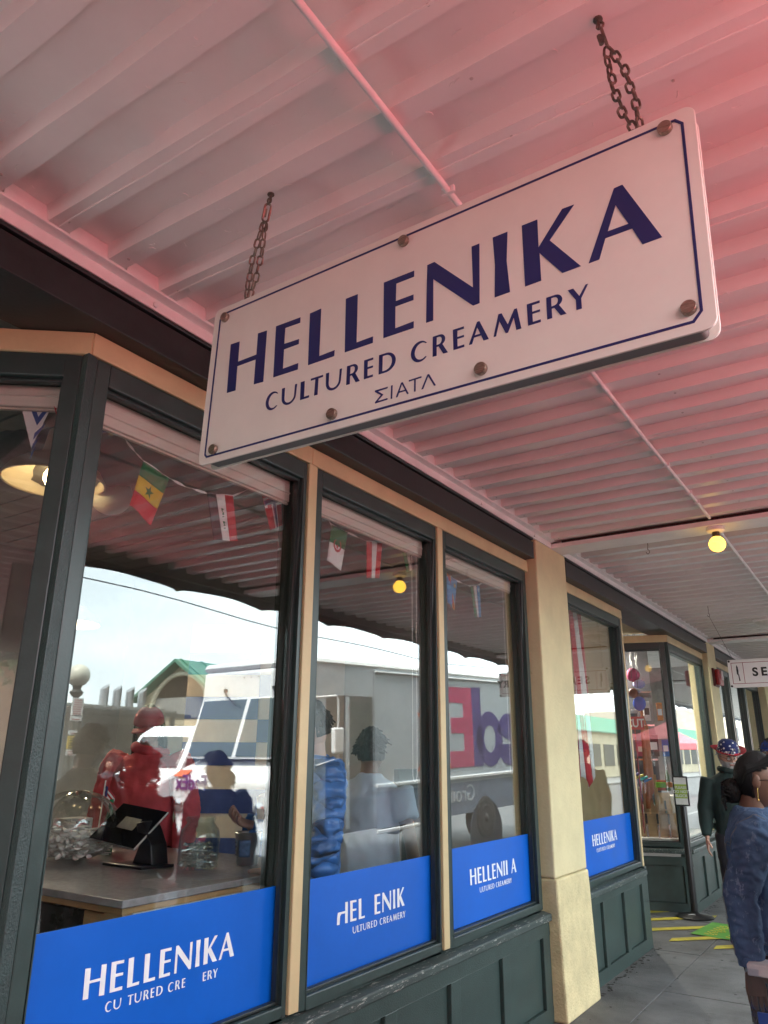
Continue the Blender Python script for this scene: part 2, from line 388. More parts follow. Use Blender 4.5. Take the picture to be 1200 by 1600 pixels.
# -------- first shop front
sf = thing('shop_front', 'green framed shop front of three tall panes with blue lettered lower bands', 'shop front', (XF, 1.36, 0))
W = [(1.40, 2.575), (2.64, 3.81), (3.875, 5.17)]
wins = [window(sf, F0, a, b, bar_r=r) for (a, b), r in zip(W, (.024, .014, .055))]
blind(sf, F0, 1.42, 2.553, 2.742, 2.872); blind(sf, F0, 2.70, 3.79, 2.755, 2.885); blind(sf, F0, 4.0, 5.08, 2.765, 2.885)
for a, b in ((2.575, 2.64), (3.81, 3.875)):
    mb = MB(); fb(mb, F0, a+.002, b-.002, -.09, .012, .652, 2.93); part('mullion', mb, beige, sf, bevel=.004)
mb = MB(); fb(mb, F0, 1.37, 2.60, -.09, .008, 2.932, 3.018); part('trim_board', mb, beige, sf, bevel=.004)
mb = MB(); fb(mb, F0, 2.602, 5.208, -.09, .008, 2.932, 3.018); part('trim_board', mb, beige, sf, bevel=.004)
wainscot(sf, front(-2.118), 1.36, 5.205, [(1.48, 2.0), (2.10, 2.62), (2.72, 3.24), (3.34, 3.854), (3.958, 4.476), (4.574, 5.093)])
# angled return to the entrance
FA = wall_frame((-2.14, 1.372), (-.785, -.62), (.62, -.785))
window(sf, FA, .03, 1.30)
blind(sf, FA, .10, 1.25, 2.765, 2.885)
mb = MB(); fb(mb, FA, .0, .52, -.09, .008, 2.932, 3.018); part('trim_board', mb, beige, sf, bevel=.004)
mb = MB(); fb(mb, FA, .522, 1.5, -.09, .008, 2.932, 3.018); part('trim_board', mb, beige, sf, bevel=.004)
wainscot(sf, wall_frame((-2.12, 1.36), (-.785, -.62), (.62, -.785)), .0, 1.4, [(.12, .62), (.72, 1.25)])
# corner post: five-sided
cp = [F0(1.40, 0, 0), F0(1.40, -.10, 0), FA(.03, -.10, 0), FA(.03, 0, 0), Vector((-2.128, 1.352, 0))]
part('corner_post', MB().prism([p+Vector((0, 0, .645)) for p in cp], (0, 0, 2.286)), mat('post_paint', (.038, .058, .056), .36, bump=.35, bscale=130, wear=(.10, .13, .13), wear_amt=.70, wear_scale=60), sf, bevel=.004)
# header beam over it
def header(par, y0, y1):
    mb = MB(); mb.box(-2.34, -2.06, y0, y1, 3.02, 3.15); mb.box(-2.34, -2.058, y0, y1+.0, 3.163, 3.180); o = part('header', mb, charcoal, par, bevel=.004)
    part('header_gap', MB().box(-2.33, -2.08, y0+.01, y1-.01, 3.15, 3.163), black_void, par)
header(sf, -4, 5.168)

# blue vinyl bands with peeling white lettering
def band(win, F, s0, s1, z0, z1):
    mb = MB(); fb(mb, F, s0, s1, -.0575, -.0565, z0, z1); return part('window_band', mb, decal_blue, win)
# exact outlines of the sign's big word, in sign metres (u right, v down)
BIG = {
'H':[(.093,.15),(.133,.152),(.135,.223),(.215,.222),(.213,.149),(.251,.151),(.255,.324),(.216,.322),(.214,.238),(.134,.238),(.137,.321),(.099,.32)],
'E':[(.289,.149),(.387,.151),(.387,.169),(.328,.167),(.329,.221),(.388,.223),(.388,.239),(.33,.239),(.332,.303),(.392,.302),(.392,.322),(.296,.321)],
'L':[(.424,.151),(.466,.149),(.471,.303),(.527,.301),(.526,.319),(.431,.32)],
'L2':[(.557,.149),(.599,.149),(.603,.301),(.659,.3),(.659,.319),(.564,.319)],
'E2':[(.688,.145),(.786,.145),(.786,.163),(.729,.163),(.73,.217),(.786,.217),(.786,.233),(.729,.233),(.731,.299),(.789,.297),(.789,.316),(.694,.316)],
'N':[(.827,.144),(.849,.143),(.962,.26),(.958,.141),(.98,.141),(.98,.31),(.962,.311),(.846,.193),(.848,.314),(.827,.314)],
'I':[(1.017,.139),(1.057,.139),(1.0535,.22),(1.061,.308),(1.021,.309),(1.0225,.22)],
'K':[(1.095,.138),(1.135,.138),(1.136,.216),(1.197,.136),(1.226,.137),(1.164,.208),(1.235,.305),(1.191,.306),(1.138,.232),(1.14,.307),(1.1,.308)],
'A':[(1.319,.136),(1.338,.135),(1.412,.303),(1.371,.304),(1.352,.256),(1.293,.256),(1.277,.304),(1.253,.305)],
'A_':[(1.32,.181),(1.345,.241),(1.299,.241)]}
SMALL = [('C',.274,.323),('U',.336,.394),('L',.408,.443),('T',.446,.490),('U',.501,.557),('R',.575,.621),('E',.633,.664),('D',.682,.736),
         ('C',.783,.832),('R',.848,.892),('E',.906,.938),('A',.951,1.004),('M',1.017,1.088),('E',1.103,1.136),('R',1.151,1.197),('Y',1.202,1.249)]
THIN = [[(.6752,.4999),(.7143,.4985),(.7143,.4945),(.683,.4952),(.7005,.4805),(.683,.4672),(.713,.4665),(.7142,.4625),(.6734,.4627),(.6734,.4665),(.693,.4808),(.6752,.496)],
        [(.7246,.4995),(.7246,.4622),(.7289,.4622),(.7289,.4995)],
        [(.7404,.4994),(.7555,.4622),(.7605,.4622),(.7793,.4984),(.7742,.4986),(.7695,.489),(.7495,.489),(.7455,.4994)], [(.7512,.4852),(.7678,.4850),(.7578,.4665)],
        [(.7791,.4617),(.8164,.4608),(.8164,.4648),(.7995,.4652),(.7995,.4975),(.7952,.4975),(.7952,.4653),(.7791,.4657)],
        [(.8172,.4974),(.8340,.4612),(.8390,.4612),(.8590,.4968),(.8540,.4970),(.8364,.4662),(.8222,.4974)]]
def small_loops(skip=(), base=.425, slope=-.0144, h=.056):
    out = []
    for i, (ch, a, b) in enumerate(SMALL):
        if i in skip: continue
        wd, lps = FONT[ch]
        out.append([[(a+x/wd*(b-a), -(base+slope*(a-.274))+y*h) for x, y in lp] for lp in lps])
    return out
def big_loops(skip=(), alter=None):
    out = []
    for k, lp in BIG.items():
        if k in skip or k == 'A_': continue
        if alter and k in alter: lp = alter[k]
        out.append([[(u, -v) for u, v in q] for q in ([lp, BIG['A_']] if k == 'A' else [lp])])
    return out
def level(glyphs):     # takes the slight rise of the traced baseline out again
    return [[[(u, v-(u-.09)*.0125) for u, v in lp] for lp in g] for g in glyphs]
GX = XF-.0565
def band_print(bnd, off, base, skip_big=(), skip_small=(), alter=None, sc=.4925):
    for g in level(big_loops(skip_big, alter))+level(small_loops(skip_small)):
        flat_letters('letter', [[(off+u*sc, v*sc) for u, v in lp] for lp in g], (GX, 0, base+.3205*sc), (0, 1, 0), (0, 0, 1), decal_white, bnd, off=.0006, depth=.0008)
bands = [band(sf, F0, 1.457, 2.549, .697, 1.100), band(sf, F0, 2.697, 3.794, .697, 1.098), band(sf, F0, 3.932, 5.113, .703, 1.108)]
band_print(bands[0], 1.634, .892, (), (2, 11, 12))
halfH = [(.105,.222),(.215,.222),(.213,.149),(.251,.151),(.255,.324),(.216,.322),(.214,.240),(.150,.240),(.137,.255),(.131,.321),(.093,.32),(.095,.262),(.100,.235)]
band_print(bands[1], 2.922, .893, ('L2', 'A', 'A_'), (0,), {'H': halfH})
stemK = [(1.095,.138),(1.135,.138),(1.136,.216),(1.138,.232),(1.14,.307),(1.1,.308)]
band_print(bands[2], 4.200, .897, (), (0,), {'K': stemK})

# -------- the pier between the fronts
def pier(y0, y1, label, top=3.184):
    t = thing('pier', label, 'pillar', (-2.06, (y0+y1)/2, 0), 'stuccoed piers along the shop fronts')
    mb = MB(); mb.box(-2.34, -2.06, y0, y1, .83, top); part('shaft', mb, stucco, t, bevel=.012)
    mb = MB()
    mb.hexa([(-2.34, y0-.006, 0), (-2.026, y0-.006, 0), (-2.026, y1+.008, 0), (-2.34, y1+.008, 0), (-2.34, y0-.003, .828), (-2.050, y0-.003, .828), (-2.050, y1+.004, .828), (-2.34, y1+.004, .828)])
    part('base', mb, stucco_rough, t, bevel=.014)
    return t
pier(5.212, 5.842, 'beige stucco pier with rough weathered base right of the three tall panes')
pier(11.46, 12.03, 'beige stucco pier that carries the small red fire alarm')

# -------- second front: one pane, then the entrance recess
s2 = thing('shop_front', 'narrow green shop front of one pane with blue band behind the stucco pier', 'shop front', (XF, 5.85, 0))
w4 = window(s2, F0, 5.86, 7.56, .66, gl=shop_glass)
mb = MB(); fb(mb, F0, 5.846, 7.60, -.09, .008, 2.932, 3.018); part('trim_board', mb, beige, s2, bevel=.004)
wainscot(s2, front(-2.12), 5.85, 7.535, [(5.86, 6.317), (6.392, 6.866), (6.959, 7.406)], top=.66, rail_top=.54)
mb = MB(); fb(mb, F0, 7.562, 7.60, -.6, .004, .66, 2.93); part('end_post', mb, beige, s2, bevel=.004)
mb = MB(); fb(mb, front(-2.12), 7.537, 7.60, -.7, -.002, 0, .66); part('end_panel', mb, green, s2, bevel=.004)
b4 = band(s2, F0, 5.92, 7.50, .716, 1.118)
band_print(b4, 6.353, .921)
header(s2, 5.846, 11.455)

# -------- third front: knife shop with an angled pane in the recess
s3 = thing('shop_front', 'green framed knife shop front with an angled pane in its entrance', 'shop front', (XF, 9.42, 0))
B2 = (-2.14, 9.44); b2d = (-.95, -.31); b2n = (.31, -.95)
FB = wall_frame(B2, b2d, b2n)
wB = window(s3, FB, .03, .95, .655, gl=shop_glass)
mb = MB(); fb(mb, FB, -.0, 1.2, -.09, .008, 2.932, 3.018); part('trim_board', mb, beige, s3, bevel=.004)
wainscot(s3, wall_frame((-2.12, 9.43), b2d, b2n), .0, 1.2, [(.10, .80)], top=.655, rail_top=.47)
F3 = front(XF)
w5 = window(s3, F3, 9.47, 11.455, .655, gl=shop_glass)
mb = MB(); fb(mb, F3, 9.44, 11.456, -.09, .008, 2.932, 3.018); part('trim_board', mb, beige, s3, bevel=.004)
wainscot(s3, front(-2.12), 9.43, 11.455, [(9.56, 10.06), (10.16, 10.68), (10.78, 11.30)], top=.655, rail_top=.52)
cp = [F3(9.47, 0, 0), F3(9.47, -.10, 0), FB(.03, -.10, 0), FB(.03, 0, 0), Vector((-2.128, 9.432, 0))]
part('corner_post', MB().prism([p+Vector((0, 0, .655)) for p in cp], (0, 0, 2.276)), MATS['post_paint'], s3, bevel=.004)
# -------- fourth front, beyond the alarm
s4 = thing('shop_front', 'far green shop front beyond the pier with the red alarm', 'shop front', (XF, 12.0, 0))
for a, b in ((12.04, 13.4), (13.46, 14.9), (14.96, 16.6), (17.2, 19.0), (19.1, 21.0), (21.1, 23.5)): window(s4, F0, a, b, .655)
mb = MB(); fb(mb, F0, 12.03, 17.1, -.09, .008, 2.932, 3.018); part('trim_board', mb, beige, s4, bevel=.004)
mb = MB(); mb.box(-2.3, -2.02, 16.62, 17.18, 0, 3.18); part('end_wall', mb, stucco, s4)
wainscot(s4, front(-2.12), 12.03, 16.6, [(12.15+.62*i, 12.62+.62*i) for i in range(7)], top=.655)
wainscot(s4, front(-2.12), 17.2, 23.5, [(17.3+.62*i, 17.8+.62*i) for i in range(9)], top=.655)
header(s4, 12.035, 24)

# -------- entrance door between the angled panes, and the front before it
sd_ = thing('shop_door', 'green framed glass entrance door at the back of the angled recess', 'door', (-3.24, -.07, 0))
FD = front(-3.22)
mb = MB(); fb(mb, FD, .44, .53, -.08, 0, 0, 3.04); fb(mb, FD, -.67, -.58, -.08, 0, 0, 3.04); fb(mb, FD, -.58, .44, -.08, 0, 2.35, 2.45); fb(mb, FD, -.58, .44, -.08, 0, 2.95, 3.04)
part('frame', mb, green_smooth, sd_, bevel=.005)
mb = MB(); fb(mb, FD, -.57, -.46, -.06, -.01, .02, 2.34); fb(mb, FD, .32, .43, -.06, -.01, .02, 2.34); fb(mb, FD, -.46, .32, -.06, -.01, .02, .55); fb(mb, FD, -.46, .32, -.06, -.01, 2.2, 2.34)
lf = part('leaf', mb, green_smooth, sd_, bevel=.005)
mb = MB(); fb(mb, FD, -.46, .32, -.038, -.032, .55, 2.2); part('pane', mb, shop_glass, lf)
part('handle', MB().tube([FD(.36, 0, 1.0), FD(.36, .05, 1.0), FD(.36, .05, 1.3), FD(.36, 0, 1.3)], .012, 8), chrome, lf)
mb = MB(); fb(mb, FD, -.58, .44, -.038, -.032, 2.45, 2.95); part('transom_pane', mb, shop_glass, sd_)
s0_ = thing('shop_front', 'green shop front on the near side of the entrance recess', 'shop front', (-2.14, -1.5, 0))
FN = wall_frame((-2.14, -1.52), (-.785, .62), (.62, .785))
window(s0_, FN, .03, 1.32, gl=shop_glass); wainscot(s0_, FN, 0, 1.34, [(.12, .62), (.72, 1.25)])
mb = MB(); fb(mb, FN, 0, 1.36, -.09, .008, 2.932, 3.018); part('trim_board', mb, beige, s0_, bevel=.004)
for a, b in ((-2.9, -1.55), (-4.4, -3.0), (-5.9, -4.5)): window(s0_, F0, a, b, gl=shop_glass)
mb = MB(); fb(mb, F0, -12, -1.53, -.09, .008, 2.932, 3.018); part('trim_board', mb, beige, s0_, bevel=.004)
wainscot(s0_, front(-2.12), -12, -1.53, [(-5.9+.62*i, -5.4+.62*i) for i in range(7)])
part('rear_wall', MB().box(-2.32, -2.26, -12, -5.95, .65, 2.93), stucco, s0_); part('inner_wall', MB().box(-3.6, -3.5, -12, -.7, 0, 3.4), black_void, s0_)
header(s0_, -12, -4.01)

# -------- building above and behind (keeps the sky out)
bw = mat('upper_wall_paint', (.45, .40, .28), .8, var=.1, scale=2, bump=.2)
bld = thing('building', 'beige market building above the green shop fronts', 'building', (-5, 8, 3.4))
part('upper_wall', MB().box(-7.2, -2.35, -12, 26, 3.75, 9), bw, bld)
part('rear_wall', MB().box(-7.4, -7.2, -12, 26, 0, 9), bw, bld)
part('end_wall', MB().box(-7.2, -2.1, 26, 26.2, 0, 9), bw, bld)
part('end_wall', MB().box(-7.2, -2.4, -12.2, -12, 0, 9), bw, bld)
part('frieze', MB().box(-2.36, -2.14, -12, 26, 3.19, 3.75), charcoal, bld)
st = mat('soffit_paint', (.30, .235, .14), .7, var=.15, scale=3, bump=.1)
stc = mat('soffit_shade_paint', (.14, .10, .06), .6, var=.2)  # brown shade under the header is put into this soffit colour
structure('soffit', MB().box(-3.3, -2.345, -1.7, .55, 3.05, 3.10), st)
structure('soffit', MB().box(-3.6, -2.345, 7.61, 9.4, 3.05, 3.10), st)
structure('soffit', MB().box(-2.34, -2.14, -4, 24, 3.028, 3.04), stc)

# ================================================================== CANOPY CEILING
P0, PITCHY = .918, .231
def rib_profile():
    pts = []
    k0, k1 = -60, 150
    for k in range(k0, k1):
        y = P0+PITCHY*k+.003*math.sin(k*2.7)
        pts += [(y, 0), (y+.010, 1), (y+.045, 1), (y+.080, 1), (y+.115, 1), (y+PITCHY-.084, 1), (y+PITCHY-.073, 0)]
    return pts
prof = rib_profile()
dents = [(-1.52, 1.085, .028, .030), (-1.28, 1.33, .030, .036), (-1.05, 1.02, .035, .012), (-1.42, 1.56, .035, -.014), (-.72, 1.79, .05, .008), (-.25, 2.05, .05, -.010), (-1.72, 1.31, .03, -.012), (-.5, 1.06, .05, .010), (-.9, 2.7, .05, .012), (-1.4, 2.45, .04, .012), (-.3, .85, .04, .014)]
def deck_z(x, y, lev):
    z = CEIL+.054*lev
    if lev:
        for dx, dy, r, a in dents:
            q = ((x-dx)**2/(3.2*r*r)+(y-dy)**2/(r*r))
            if q < 6: z -= a*math.exp(-q)
    z += .0008*math.sin(x*7.3+y*2.1)+.0006*math.sin(x*17.1-y*31)
    return z
xs = [-2.12+3.17*i/96 for i in range(97)]
def deck_part(name, pr, M):
    mb = MB(); nv = len(pr)
    mb.add([(x, y+(.0016*math.sin(x*9+y*40)), deck_z(x, y, l)) for x in xs for (y, l) in pr], [(i*nv+j, (i+1)*nv+j, (i+1)*nv+j+1, i*nv+j+1) for i in range(96) for j in range(nv-1)])
    mb.smf = [True]*len(mb.f)
    me = mb.mesh(name, M); me.set_sharp_from_angle(angle=math.radians(28))
    o = link('ceiling', me); o['kind'] = 'structure'; return o
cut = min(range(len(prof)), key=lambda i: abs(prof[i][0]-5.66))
deck = deck_part('ceiling_near_bay', prof[:cut+1], light_tinted_metal); deck_part('ceiling_far_bay', prof[cut:], white_metal)
structure('canopy_roof', MB().box(-2.3, 1.06, -14, 36, 3.42, 3.5), mat('roof_felt', (.1, .1, .1), .9))
# paint-filled lap seams along some ribs
seam = MB()
for k in (1, 3, 6, 9, 13):
    y = P0+PITCHY*k-.036
    seam.tube([(x, y+.002*math.sin(x*11), CEIL-.0012) for x in [-2.1+.1*i for i in range(31)]], .0035, 6)
part('lap_seam', seam, light_tinted_metal, deck)['kind'] = 'stuff'
dr = MB()
for i in range(420):
    k = rnd.randrange(-1, 16); y = P0+PITCHY*k; x = rnd.uniform(-2.0, .3)
    if rnd.random() < .55:
        yy = rnd.uniform(y+.02, y+PITCHY-.09); zz = CEIL+.054
    else: yy = rnd.uniform(y-.068, y-.006); zz = CEIL
    a = rnd.uniform(0, 2*PI); ln = rnd.uniform(.008, .035); cv = rnd.uniform(-1, 1)
    dr.tube([(x+math.cos(a+cv*t)*ln*t, yy+math.sin(a+cv*t)*min(ln, .02)*t, deck_z(x, yy, 1 if zz > CEIL else 0)-.0006) for t in (0, .35, .7, 1)], rnd.uniform(.0007, .0019), 5)
part('paint_drip', dr, light_tinted_metal, deck)['kind'] = 'stuff'

scr = MB()
for k in range(-2, 44):
    y = P0+PITCHY*k-.036
    for x in (-1.97, -.62, .35):
        q = rnd.uniform(-.012, .012); scr.lathe([(.006, 0), (.005, -.0025), (.002, -.003)], 7, (x+q, y+rnd.uniform(-.006, .006), CEIL+.0005))
    if k % 3 == 0: scr.lathe([(.005, 0), (.004, -.0022)], 7, (rnd.uniform(-1.8, .3), y+.11, CEIL+.0542))
part('screw_head', scr, mat('painted_screw', (.58, .54, .50), .5), deck)['kind'] = 'stuff'
mold = MB()
def mold_seg(y0, y1):
    p = [(-2.062, 3.186), (-2.062, 3.230), (-2.020, 3.234), (-2.020, 3.244), (-2.11, 3.244), (-2.11, 3.186)]
    mold.prism([(x, y0, z) for x, z in p], (0, y1-y0, 0))
mold_seg(-4, 5.545); mold_seg(5.805, 11.58); mold_seg(11.86, 24)
mo = structure('ceiling_molding', mold, white_trim, bevel=.003)
cb = MB().box(-2.034, -2.027, .004, PITCHY-.078, 3.245, 3.298).mesh('closure_board', white_trim)
for k in range(-4, 60):
    o = bpy.data.objects.new('closure_board', cb); COL.objects.link(o); o.parent = mo; o.location = (0, P0+PITCHY*k+.005, 0)
bl = MB()
for y in (.42, 1.55, 2.9, 4.3, 5.2): bl.lathe([(.011, 0), (.011, .008), (.006, .010)], 12, (-2.062, y, 3.206), (1, 0, 0))
part('bolt_head', bl, white_trim, mo)
# cross beams (channel; the slot above holds a strip coloured as its shadow)
for y0, y1 in ((5.55, 5.80), (11.585, 11.855), (17.7, 17.95)):
    bmk = MB(); bmk.box(-2.13, 1.0, y0, y1, 3.186, 3.222); bmk.box(-2.13, 1.0, y0+.05, y1-.02, 3.2225, 3.244)
    bb = structure('ceiling_beam', bmk, white_trim, bevel=.004)
    part('slot', MB().box(-1.98, .98, y0+.012, y0+.0495, 3.224, 3.244), mat('slot_shadow', (.05, .03, .03), .9), bb)
# street edge of the canopy: fascia and scalloped navy valance
fas = thing('canopy_valance', 'navy scalloped valance along the street edge of the canopy', 'valance', (1.05, 8, 3.2))
part('fascia', MB().box(1.0, 1.06, -14, 36, 3.18, 3.5), mat('fascia_grey', (.16, .15, .14), .6), fas)
vm = mat('navy_canvas', (.06, .068, .085), .85, var=.25, scale=6, bump=.2)
def valance(u, v):
    y = -14+50*u; ph = (y/1.18) % 1.0
    low = 3.060+.060*abs(math.sin(PI*ph))**.45
    return (1.065+.012*math.sin(y*9)*(1-v), y, low+(3.22-low)*v)
part('valance_cloth', MB().grid(42*24, 5, valance), vm, fas, solid=.004)
# ================================================================== HANGING SHOP SIGN
SK = .9667
SO = Vector((-1.58297, 1.41970, 2.93704)); SE1 = Vector((.9985, -.0427, -.0328)).normalized()
SDN = Vector((-.033, -.0033, -.9994)); SNF = SE1.cross(-SDN).normalized()     # towards the viewer
SUP = SNF.cross(SE1).normalized()
def SP(u, v, d=0.0): return SO+SE1*(u*SK)-SUP*(v*SK)+SNF*d
def rrect(u0, u1, v0, v1, r, n=7):
    return [(u1-r+r*math.cos(a), -(v0+r)+r*math.sin(a)) for a in [PI/2*i/n for i in range(n+1)]]+[(u0+r-r*math.sin(a), -(v0+r)+r*math.cos(a)) for a in [PI/2*i/n for i in range(n+1)]] + \
           [(u0+r-r*math.cos(a), -(v1-r)-r*math.sin(a)) for a in [PI/2*i/n for i in range(n+1)]]+[(u1-r+r*math.sin(a), -(v1-r)-r*math.cos(a)) for a in [PI/2*i/n for i in range(n+1)]]
sg = thing('hanging_sign', 'large white shop sign with navy border and lettering hanging from two chains', 'sign', SP(.75, .27, -.03))
def plate(name, lp, d0, th, M, bevel=.0015, par=sg):
    mb = MB(); mb.prism([SP(u, -v, d0-th) for u, v in lp], SNF*th); return part(name, mb, M, par, bevel=bevel)
fp = plate('front_plate', rrect(0, 1.5, 0, .5427, .024), 0, .006, sign_white)
plate('back_plate', rrect(.004, 1.496, .0, .5427, .024), -.044, .005, sign_white)
plate('core', rrect(.035, 1.475, .035, .5390, .012), -.0065, .037, sign_grey, bevel=.002)
def sign_print(name, lps, M=navy, off=.0008, depth=.001, par=None):
    lps = [[(u*SK, v*SK) for u, v in lp] for lp in lps]
    return flat_letters(name, lps, SO, SE1, SUP, M, par or fp, off=off, depth=depth)
ou, ov, wd = .024, .021, .0058
o_ = [(.044, -ov), (1.460, -ov), (1.476, -ov-.018), (1.476, -.500), (1.458, -.5215), (.036, -.5215), (.026, -.511), (.026, -.040)]
i_ = [(.047, -ov-wd), (1.457, -ov-wd), (1.470, -ov-.020), (1.470, -.498), (1.455, -.5157), (.039, -.5157), (.032, -.508), (.032, -.043)]
sign_print('border', [o_, i_])
for g_ in big_loops()+small_loops()+[[[(u, -v) for u, v in lp] for lp in q] for q in (THIN[0:1], THIN[1:2], THIN[2:4], THIN[4:5], THIN[5:6])]: sign_print('letter', g_)
for u, v in ((.055, .042), (.069, .502), (.751, .041), (.534, .497), (.985, .490), (1.438, .037), (1.451, .488)):
    mb = MB(); mb.lathe([(.0150, 0), (.0155, .002), (.0155, .009), (.0142, .0115), (.002, .0118)], 20, SP(u, v, 0), SNF); part('bolt_cap', mb, bolt_mat, sg)
# chains
def link_mesh(L_, Wd, r, nm):
    pts = []; a = Wd/2-r; h = L_/2-r-a
    for i in range(8): t = PI*i/7; pts.append((a*math.cos(t), 0, h+a*math.sin(t)))
    for i in range(8): t = PI+PI*i/7; pts.append((a*math.cos(t), 0, -h+a*math.sin(t)))
    n = 6; vs = []; k = len(pts)
    for i in range(k):
        p = Vector(pts[i]); d = (Vector(pts[(i+1) % k])-Vector(pts[i-1])).normalized(); b = Vector((0, 1, 0)); c = d.cross(b)
        vs += [p+(b*math.cos(2*PI*j/n)+c*math.sin(2*PI*j/n))*r for j in range(n)]
    mb = MB(); mb.sm = True
    mb.add(vs, [(i*n+j, i*n+(j+1) % n, ((i+1) % k)*n+(j+1) % n, ((i+1) % k)*n+j) for i in range(k) for j in range(n)])
    return mb.mesh(nm, steel_dark)
LK = link_mesh(.034, .022, .0032, 'chain_link'); QL = link_mesh(.062, .026, .0038, 'quick_link')
def chain(top, bot, label):
    t = thing('sign_chain', label, 'chain', top, 'chains of the hanging sign')
    top, bot = Vector(top), Vector(bot); d = (bot-top); ln = d.length; d.normalize()
    sidev = d.cross(Vector((0, 1, 0))).normalized()
    mb = MB(); mb.lathe([(.011, 0), (.011, -.004), (.004, -.006), (.004, -.03)], 10, top, (0, 0, 1)); mb.tube([top+d*.02+sidev*(.008*math.cos(a))+d*(.008*math.sin(a)) for a in [2*PI*i/10 for i in range(11)]], .003, 6)
    part('eye_bolt', mb, steel_dark, t)
    def put(me, p, ax, tw, nm):
        o = bpy.data.objects.new(nm, me); COL.objects.link(o); o.parent = t
        q = ax.to_track_quat('Z', 'Y').to_matrix().to_4x4() @ Matrix.Rotation(tw, 4, 'Z')
        q.translation = p-top; o.matrix_local = q
    put(QL, top+d*.058, d, .5, 'quick_link')
    mb = MB(); mb.tube([top+d*.045-sidev*.0095, top+d*.07-sidev*.0095], .0062, 6); part('link_nut', mb, steel_dark, t)
    start = top+d*.088; rest = ln-.088; n = int(rest/.0262)
    for sgn in (-1, 1):
        prev = start
        for i in range(n+1):
            f = (i+.5)/(n+1)
            bow = sgn*.017*math.sin(PI*min(1, f*1.02))**.7*(1+.15*math.sin(i*2.1+sgn))
            p = start+d*(rest*f)+sidev*bow
            f2 = (i+1)/(n+1); q = start+d*(rest*f2)+sidev*(sgn*.017*max(0, math.sin(PI*min(1, f2)))**.7)
            ax = (q-prev).normalized(); prev = q
            put(LK, p, ax, (PI/2 if i % 2 else 0)+rnd.uniform(-.35, .35)+.5, 'chain_link')
    mb = MB(); mb.tube([bot+Vector((0, 0, .012))+sidev*(.012*math.cos(a))+Vector((0, 0, .012*math.sin(a))) for a in [2*PI*i/12 for i in range(13)]], .0035, 6); mb.tube([bot+Vector((0, 0, .001)), bot-Vector((0, 0, .03))], .004, 8)
    part('eye_bolt', mb, steel_dark, t)
chain((-1.336, 1.378, CEIL), SP(.108, -.001, -.032), 'twin steel link chain at the facade end of the big white sign')
chain((-.308, 1.362, CEIL), SP(1.375, -.001, -.032), 'twin steel link chain at the street end of the big white sign')

# ================================================================== CEILING FIXTURES
cd = thing('conduit', 'thin white painted conduit running along under the ceiling ribs', 'conduit', (-.862, 5, 3.233))
def cx_(y): return -.868+.004*math.sin(y*1.3)
part('pipe', MB().tube([(cx_(y), y, 3.2345+.003*math.sin(y*2.7)) for y in [-3+.4*i for i in range(21)]]+[(-.860, 5.5, 3.226)], .0108, 10), white_trim, cd)
part('pipe', MB().tube([(-.855, 5.86, 3.228)]+[(-.868-.005*(y-6), y, 3.2345) for y in [6.1+.5*i for i in range(24)]], .0108, 10), white_trim, cd)
for y in (.3, 1.65, 2.95, 4.3, 4.88, 5.1):
    part('pipe_clip', MB().box(cx_(y)-.022, cx_(y)+.022, y-.006, y+.006, 3.221, 3.2445), white_trim, cd, bevel=.002)
lp = thing('ceiling_lamp', 'glowing yellow globe bulb in a round holder below the ceiling beam', 'lamp', (-.853, 5.63, 3.186))
part('mount', MB().lathe([(.060, 0), (.062, -.004), (.062, -.026), (.050, -.034), (.03, -.036)], 24, (-.853, 5.63, 3.1862)), white_trim, lp, bevel=.002)
part('socket', MB().lathe([(.024, 0), (.026, -.004), (.026, -.040), (.023, -.044)], 16, (-.853, 5.63, 3.151)), mat('socket_brown', (.05, .035, .025), .5), lp)
part('bulb', MB().lathe([(.012, .060), (.030, .050), (.046, .034), (.056, .012), (.0575, -.004), (.052, -.026), (.038, -.044), (.018, -.054), (.001, -.057)], 24, (-.853, 5.63, 3.062), caps=False), mat('lit_bulb', (.9, .75, .2), .4, emit=(1.0, .52, .055), estr=.7), lp)
def hook(loc, label):
    t = thing('ceiling_hook', label, 'hook', loc)
    x, y, z = loc
    part('shank', MB().tube([(x, y, z), (x+.001, y, z-.05), (x-.004, y, z-.08)], .003, 6), steel_dark, t)
    part('hook', MB().tube([(x-.004, y, z-.07)]+[(x-.004+.013*math.cos(a)+.0, y, z-.10+.018*math.sin(a)) for a in [PI/2-PI*1.5*i/8 for i in range(9)]], .0028, 6), steel_dark, t)
hook((-1.40, 5.90, CEIL), 'small empty steel hook hanging from the ceiling just behind the beam')
hook((-1.56, 9.05, CEIL), 'small steel hook on the far ceiling that holds a thin wire')
wr = thing('sign_wire', 'thin wire slanting from the far ceiling hook down to the knife sign', 'wire', (-1.56, 9.05, 3.1))
part('wire', MB().tube([(-1.56, 9.05, 3.13), (-1.44, 9.49, 2.68)], .0022, 5), steel_dark, wr)
cl = thing('ceiling_lamp', 'round white frosted ceiling lamp far down the walkway', 'lamp', (-1.10, 10.3, CEIL))
part('rim', MB().lathe([(.17, 0), (.175, -.01), (.17, -.03), (.155, -.034)], 28, (-1.10, 10.3, 3.2445)), white_trim, cl)
part('diffuser', MB().lathe([(.152, -.03), (.145, -.055), (.10, -.085), (.04, -.098), (.002, -.10)], 28, (-1.10, 10.3, 3.2445), caps=False), mat('frosted_glass', (.7, .68, .62), .4), cl)

